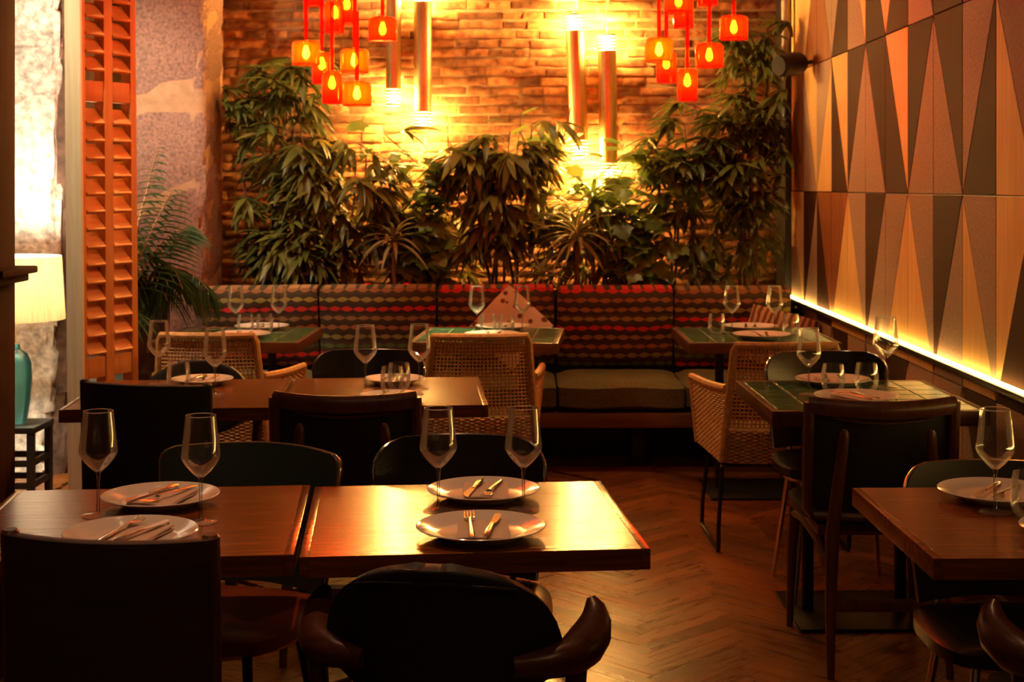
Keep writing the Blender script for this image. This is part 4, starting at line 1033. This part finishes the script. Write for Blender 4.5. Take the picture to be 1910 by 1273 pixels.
downlight(0.62, 7.35, 13, 40, 'downlight over the empty banquette seat', col=(1.0, 0.66, 0.30))
downlight(-1.30, 5.40, 39.0, 60, 'downlight aimed at the orange shutter', col=(1.0, 0.52, 0.20), tilt=(14, -14))
downlight(-1.80, 7.45, 12, 60, 'downlight washing the granite column', col=(1.0, 0.46, 0.24), tilt=(26, 0))
downlight(0.95, 5.6, 45.5, 80, 'downlight washing the upper patterned wall', col=(1.0, 0.48, 0.19), tilt=(0, 40))
downlight(-2.30, 6.95, 78.0, 70, 'downlight washing the pale stone pier', col=(1.0, 0.80, 0.55), tilt=(24, 0))
downlight(-1.25, 7.75, 30, 46, 'downlight over the left palms in the planter', col=(1.0, 0.66, 0.28), tilt=(24, 0))
downlight(-0.10, 7.75, 26, 42, 'downlight over the centre palm in the planter', col=(1.0, 0.66, 0.28), tilt=(24, 0))
downlight(1.05, 7.75, 26, 46, 'downlight over the right palms in the planter', col=(1.0, 0.66, 0.28), tilt=(24, 0))
downlight(-2.00, 5.15, 90, 44, 'downlight in front of the shutter edge and stone pier', col=(1.0, 0.78, 0.50), tilt=(22, 5))
downlight(-0.75, 0.90, 5, 70, 'added fill downlight above the camera side at left', col=(1.0, 0.50, 0.22), tilt=(42, 0))  # unseen lamp added to brighten front edges, chair backs and glasses
downlight(0.75, 0.90, 6, 70, 'added fill downlight above the camera side at right', col=(1.0, 0.50, 0.22), tilt=(42, 0))  # second unseen fill lamp, added for the same front brightening
# ================================================================== small fixtures
sp = thing('wall_speaker', 'black speaker on a bracket at the top of the patterned wall', 'speaker', (1.515, 8.02, 2.14), R(38))
def spk(b):
    pr = [(0.0, -0.095), (0.050, -0.095), (0.062, -0.085), (0.066, -0.02), (0.064, 0.06), (0.050, 0.09), (0.0, 0.095)]
    c = MB(); c.lathe(pr, 20); rot = Matrix.Rotation(R(82), 3, 'Y')
    b.add([tuple(rot @ Vector(p) + Vector((-0.06, 0, 0))) for p in c.v], c.f)
one('body', 'black_matte', sp, spk)
one('grille', 'dark_metal', sp, lambda b: b.tube([(-0.150, 0, -0.013), (-0.158, 0, -0.014)], 0.052, 20))
one('bracket', 'black_paint', sp, lambda b: (b.tube([(0.0, 0, 0.0), (0.045, -0.02, 0.012), (0.085, -0.066, 0.02)], 0.012, 8)), bevel=0)
pp = one('corner_pipe', 'grey_pipe', None, lambda b: b.tube([(1.545, 8.60, 2.10), (1.55, 8.58, 2.4), (1.545, 8.56, 3.39)], [0.012, 0.026, 0.03], 12)); tag(pp, 'grey pipe running up the corner above the speaker', 'pipe')
for x, lb in ((-0.905, 'left'), (-0.675, 'right')):
    v = thing('votive_light', '%s one of two tiny glowing red votives on the planter edge' % lb, 'votive', (x, 8.33, 0.8705), 0, 'red votives on the planter')
    part('cup', 'vot_cup', 'red_glass', v, lambda b: b.lathe([(0.0, 0.0), (0.016, 0.0), (0.018, 0.004), (0.0185, 0.04), (0.0170, 0.04), (0.0165, 0.005), (0.0, 0.004)], 16))
    part('flame', 'vot_flame', 'votive', v, lambda b: b.lathe([(0.0, 0.006), (0.011, 0.008), (0.012, 0.02), (0.007, 0.030), (0.0, 0.034)], 10))
for (x, y, w_, h_, mat, lb) in ((-1.955, 7.50, 0.22, 0.93, 'clay', 'tall dark red-brown tapered planter pot in front of the granite column'), (-2.02, 7.10, 0.22, 0.74, 'green_pot', 'dark green planter pot half hidden by the orange shutter')):
    t = thing('planter_pot', lb, 'pot', (x, y, 0), R(8), 'tall planter pots by the column')
    one('body', mat, t, lambda b: (b.box((0, 0, h_ / 2), (w_, w_, h_), taper=0.8)), bevel=0.008)
    one('soil', 'soil', t, lambda b: b.box((0, 0, h_ + 0.002), (w_ - 0.03, w_ - 0.03, 0.01)), bevel=0.003)

# ================================================================== plants
def leaf_lance(b, wid=0.15, fold=0.25, droop=0.35, n=6):
    vs_ = []; fs = []
    for i in range(n + 1):
        t = i / n; w_ = wid / 2 * (math.sin(math.pi * min(1, t * 0.92 + 0.04)) ** 0.8) * (1.15 - 0.45 * t)
        if i == n: w_ = 0.002
        y = t * (1 - 0.12 * droop * t); z = -droop * t * t * 0.55
        vs_ += [(-w_, y, z + w_ * fold), (0, y, z), (w_, y, z + w_ * fold)]
    for i in range(n):
        a = i * 3; fs += [(a, a + 1, a + 4, a + 3), (a + 1, a + 2, a + 5, a + 4)]
    b.add(vs_, fs)
def leaf_vine(b):
    # lobed, ivy or grape like blade
    pts = [(0, 0.0), (0.16, -0.10), (0.40, -0.04), (0.36, 0.18), (0.56, 0.36), (0.34, 0.50), (0.26, 0.72), (0.10, 0.80), (0, 1.0)]
    ring = pts + [(-x, y) for x, y in pts[-2:0:-1]]
    vs_ = [(0, 0.40, 0.04)] + [(x, y, 0.04 - 0.35 * (x * x + (y - .4) ** 2)) for x, y in ring]
    n = len(ring); fs = [(0, 1 + i, 1 + (i + 1) % n) for i in range(n)]
    b.add(vs_, fs)
def leaf_mesh(key):
    f = {'lance': lambda b: leaf_lance(b, 0.15, 0.3, 0.45), 'broad': lambda b: leaf_lance(b, 0.24, 0.25, 0.6), 'strap': lambda b: leaf_lance(b, 0.11, 0.5, 1.05, 8),
         'needle': lambda b: leaf_lance(b, 0.075, 0.4, 0.5, 5), 'vine': leaf_vine}[key]
    b = MB()
    if 'leaf_' + key not in CACHE:
        f(b); me = bpy.data.meshes.new('leaf_' + key); me.from_pydata(b.v, [], b.f); me.shade_smooth(); CACHE['leaf_' + key] = me
    return CACHE['leaf_' + key]
def put_leaf(root, key, mat, p, d, L, roll=0.0, wid=1.0, into=None):
    d = Vector(d).normalized(); w0 = root.location + Vector(p); tip = w0 + d * L
    if tip.x > 1.55: d.x = -abs(d.x)
    if tip.x < -1.76 and root.location.y > 8: d.x = abs(d.x)
    if tip.y > 8.93: d.y = -abs(d.y)
    q = d.to_track_quat('Y', 'Z') @ Quaternion((0, 1, 0), roll)
    if into is not None:
        me = leaf_mesh(key); mt_ = Matrix.LocRotScale(Vector(p), q, Vector((L * wid, L, L)))
        into.add([tuple(mt_ @ v.co) for v in me.vertices], [tuple(f.vertices) for f in me.polygons]); return None
    o = obj('leaf', leaf_mesh(key), mat, root); o.rotation_mode = 'QUATERNION'
    o.location = p; o.rotation_quaternion = q; o.scale = (L * wid, L, L)
    return o
def fan(root, rg, key, mat, p, axis, n, L, spread=1.0, wid=1.0, into=None):
    """a hand of leaflets radiating from the end of a stalk"""
    axis = Vector(axis).normalized()
    side = axis.cross(Vector((0, 0, 1)))
    side = side.normalized() if side.length > 1e-3 else Vector((1, 0, 0))
    for k in range(n):
        a = spread * (k / (n - 1) - 0.5) * 2.6 + rg.uniform(-.15, .15)
        dd = axis * math.cos(a) + side * math.sin(a) + Vector((0, 0, rg.uniform(-0.65, 0.15)))
        put_leaf(root, key, mat, p, dd, L * (1 - 0.25 * abs(a) / 1.5) * rg.uniform(0.8, 1.15), rg.uniform(-.5, .5), wid, into)
BY = 0.775
YMIN, YMAX = 8.36, 8.90
def cane_plant(x, y, label, canes, fans, key, mat, L, ztop, zlow, rx, seed, n=7, wid=1.0, dens=1.0, cane_mat='stem_bark', limit=300):
    rg = random.Random(seed)
    t = thing('bamboo_palm', label, 'plant', (x, y, BY), 0, 'tall foliage plants in the planter')
    cs = []
    for k in range(canes):
        bx, by = rg.uniform(-.5, .5) * rx * 0.5, rg.uniform(-0.10, 0.06)
        tx, ty = bx + rg.uniform(-.45, .45) * rx, rg.uniform(-0.14, 0.04)
        h = lerp(zlow, ztop, rg.uniform(0.55, 1.0)) - BY
        path = [(bx, by, 0), (lerp(bx, tx, .3) + rg.uniform(-.02, .02), lerp(by, ty, .3), h * .33), (lerp(bx, tx, .65) + rg.uniform(-.02, .02), lerp(by, ty, .65), h * .66), (tx, ty, h)]
        one('stem', cane_mat, t, lambda b: b.tube(path, [0.010, 0.009, 0.007, 0.004], 7)); cs.append(path)
    cnt = 0; stalks = MB(); dense_ = MB()
    for k in range(fans):
        path = rg.choice(cs); f = rg.uniform(0.0, 1.0) ** 0.8
        z = lerp(zlow, ztop, f) - BY; h = path[-1][2]
        s = min(1.0, z / max(h, .1)); i = min(2, int(s * 3)); q = s * 3 - i
        p0 = Vector(path[i]).lerp(Vector(path[i + 1]), q)
        a = rg.uniform(0, 2 * math.pi)
        out = Vector((math.cos(a) * 1.0, -abs(math.sin(a)) * 0.55 - 0.10, rg.uniform(-.1, .5)))
        p1 = p0 + out * rg.uniform(0.08, 0.22)
        p1.x = max(-rx * 0.8, min(rx * 0.8, p1.x)); p1.y = max(YMIN - y, min(YMAX - y, p1.y))
        p1.z = max(p1.z, 0.10)
        stalks.tube([p0, p0.lerp(p1, .5) + Vector((0, 0, .012)), p1], 0.0022, 4)
        m = n + rg.randint(-1, 1); deep = cnt + m > limit
        if deep: p1.y = min(p1.y + 0.06, YMAX - y)
        fan(t, rg, key, mat, p1, out + Vector((0, 0, -0.25)), m, L, wid=wid, into=dense_ if deep else None); cnt += m
    o = obj('stalks', stalks.mesh('stalks'), 'stem_bark', t); o['kind'] = 'stuff'
    if dense_.v:
        me = bpy.data.meshes.new('inner_foliage'); me.from_pydata(dense_.v, [], dense_.f); me.shade_smooth()
        o = obj('inner_foliage', me, mat, t); o['kind'] = 'stuff'
    return t
cane_plant(-1.50, 8.64, 'tall bamboo palm at the column end of the planter', 6, 105, 'lance', 'leaf_dark', 0.21, 2.42, 0.98, 0.32, 11, wid=1.25, n=8)
cane_plant(-1.06, 8.60, 'broad drooping leafed palm left of the brass tube lamps', 6, 100, 'lance', 'leaf_mid', 0.245, 1.82, 1.00, 0.52, 12, wid=1.3, n=8)
cane_plant(-0.12, 8.60, 'drooping leafed palm in the centre of the planter', 6, 95, 'broad', 'leaf_mid', 0.24, 1.92, 1.02, 0.44, 13, wid=0.9, n=8)
cane_plant(0.96, 8.64, 'bamboo palm left of the right corner under the pendants', 6, 105, 'lance', 'leaf_dark', 0.21, 2.02, 0.93, 0.42, 14, wid=1.25, n=8)
cane_plant(1.30, 8.60, 'tallest bamboo palm in the right corner by the patterned wall', 6, 110, 'lance', 'leaf_dark', 0.21, 2.42, 0.93, 0.28, 15, wid=1.25, n=8)
cane_plant(-0.60, 8.72, 'low dense palm under the left brass tube lamps', 5, 60, 'lance', 'leaf_mid', 0.22, 1.42, 0.86, 0.36, 17, wid=1.2, n=8)
cane_plant(0.42, 8.72, 'low dense palm under the right brass tube lamps', 5, 62, 'lance', 'leaf_mid', 0.22, 1.40, 0.86, 0.44, 18, wid=1.2, n=8)
cane_plant(-1.28, 8.52, 'low dark palm between the two left palms', 4, 36, 'lance', 'leaf_dark', 0.25, 1.20, 0.86, 0.40, 16, wid=1.1)
def vine(x, y, label, rx, z0, z1, n, seed):
    rg = random.Random(seed)
    t = thing('climbing_vine', label, 'plant', (x, y, BY), 0, 'climbing vines in the planter')
    runs = []
    for k in range(5):
        bx = rg.uniform(-.3, .3) * rx; p = [(bx, 0, 0)]
        for j in range(1, 6): p.append((bx + rg.uniform(-1, 1) * rx * j / 6, rg.uniform(-.12, .04), (z1 - BY) * j / 5 * rg.uniform(.8, 1.0)))
        one('stem', 'stem_bark', t, lambda b: b.tube(p, 0.004, 5)); runs.append(p)
    for k in range(n):
        p = rg.choice(runs); i = rg.randint(0, 4); q = Vector(p[i]).lerp(Vector(p[i + 1]), rg.random()) + Vector((rg.uniform(-.12, .12), rg.uniform(-.12, .02), rg.uniform(-.08, .08)))
        q.z = max(q.z, z0 - BY)
        put_leaf(t, 'vine', 'leaf_vine', q, (rg.uniform(-1, 1), -0.55, rg.uniform(-1.0, 0.1)), rg.uniform(0.08, 0.14), rg.uniform(-.6, .6))
    return t
vine(-0.56, 8.58, 'lobed leafed vine below the left brass tube lamps', 0.30, 0.92, 1.78, 240, 21)
vine(0.62, 8.58, 'yellow-lit lobed vine below the right brass tube lamps', 0.34, 0.90, 1.72, 280, 22)
vine(0.10, 8.72, 'small lobed vine creeping behind the centre palm', 0.30, 1.2, 1.95, 70, 23)
def rosette(x, y, z, label, n, L, seed, mat='leaf_strap', up=0.45):
    rg = random.Random(seed)
    t = thing('spiky_dracaena', label, 'plant', (x, y, BY), 0, 'spiky rosette plants in the planter')
    h = z - BY
    one('stem', 'stem_bark', t, lambda b: b.tube([(0.02, 0.02, 0), (0.0, 0.01, h * .5), (0, 0, h)], [0.014, 0.012, 0.010], 8))
    for k in range(n):
        a = k * 2.39996; e = lerp(1.15, -0.35, k / n)
        d = Vector((math.cos(a) * math.cos(e), math.sin(a) * math.cos(e) - 0.15, math.sin(e) + up * 0.3))
        put_leaf(t, 'strap', mat, (0, 0, h + 0.05 * (1 - k / n)), d, L * rg.uniform(.8, 1.1), rg.uniform(-.3, .3))
    return t
rosette(-0.755, 8.37, 1.13, 'spiky striped dracaena left of centre in front of the bricks', 30, 0.24, 31)
rosette(0.305, 8.37, 1.15, 'spiky striped dracaena under the tilted brass tube', 34, 0.27, 32)
rosette(0.10, 8.38, 0.92, 'low spiky dracaena beside the middle cushions', 24, 0.22, 33)
rosette(0.40, 8.50, 1.34, 'yellow-lit dracaena directly under the brass tube lamps', 34, 0.27, 34, mat='leaf_vine')
def palm(x, y, z0, label, fronds, seed):
    rg = random.Random(seed)
    t = thing('areca_palm', label, 'plant', (x, y, z0), 0, 'palms in the tall pots')
    total = 0
    for k, (az, el, L, dr) in enumerate(fronds):
        d = Vector((math.cos(R(az)) * math.cos(R(el)), math.sin(R(az)) * math.cos(R(el)), math.sin(R(el))))
        pts = [d * (L * s) + Vector((0, 0, -dr * s * s * L)) for s in [i / 8 for i in range(9)]]
        one('stem', 'cane', t, lambda b: b.tube([Vector(p) for p in pts], [0.007 - 0.0006 * i for i in range(9)], 6))
        side = d.cross(Vector((0, 0, 1))).normalized()
        for j in range(15):
            s = 0.32 + 0.68 * j / 14
            i = min(7, int(s * 8)); p = pts[i].lerp(pts[i + 1], s * 8 - i); tan = (pts[i + 1] - pts[i]).normalized()
            for sg in (-1, 1):
                dd = side * sg * 0.9 + tan * 0.8 + Vector((0, 0, -0.55))
                put_leaf(t, 'needle', 'leaf_palm', p, dd, 0.26 * math.sin(math.pi * (0.25 + 0.65 * j / 14)) + 0.04, sg * 0.3)
    return t
palm(-1.955, 7.50, 0.94, 'feathery areca palm in front of the pink granite column', [(-80, 62, 0.55, 0.55), (200, 50, 0.55, 0.7), (-20, 48, 0.55, 0.75), (-120, 35, 0.45, 0.6), (20, 70, 0.60, 0.4), (-60, 30, 0.42, 0.6), (250, 70, 0.5, 0.4), (160, 75, 0.55, 0.3), (-45, 55, 0.6, 0.8), (-100, 50, 0.5, 0.8), (-5, 38, 0.42, 0.7)], 41)
palm(-2.02, 7.10, 0.75, 'tall palm rising behind the orange shutter', [(0, 72, 0.95, 0.22), (-30, 80, 0.95, 0.15), (40, 66, 0.8, 0.3), (-70, 60, 0.5, 0.6), (10, 78, 1.05, 0.12)], 42)
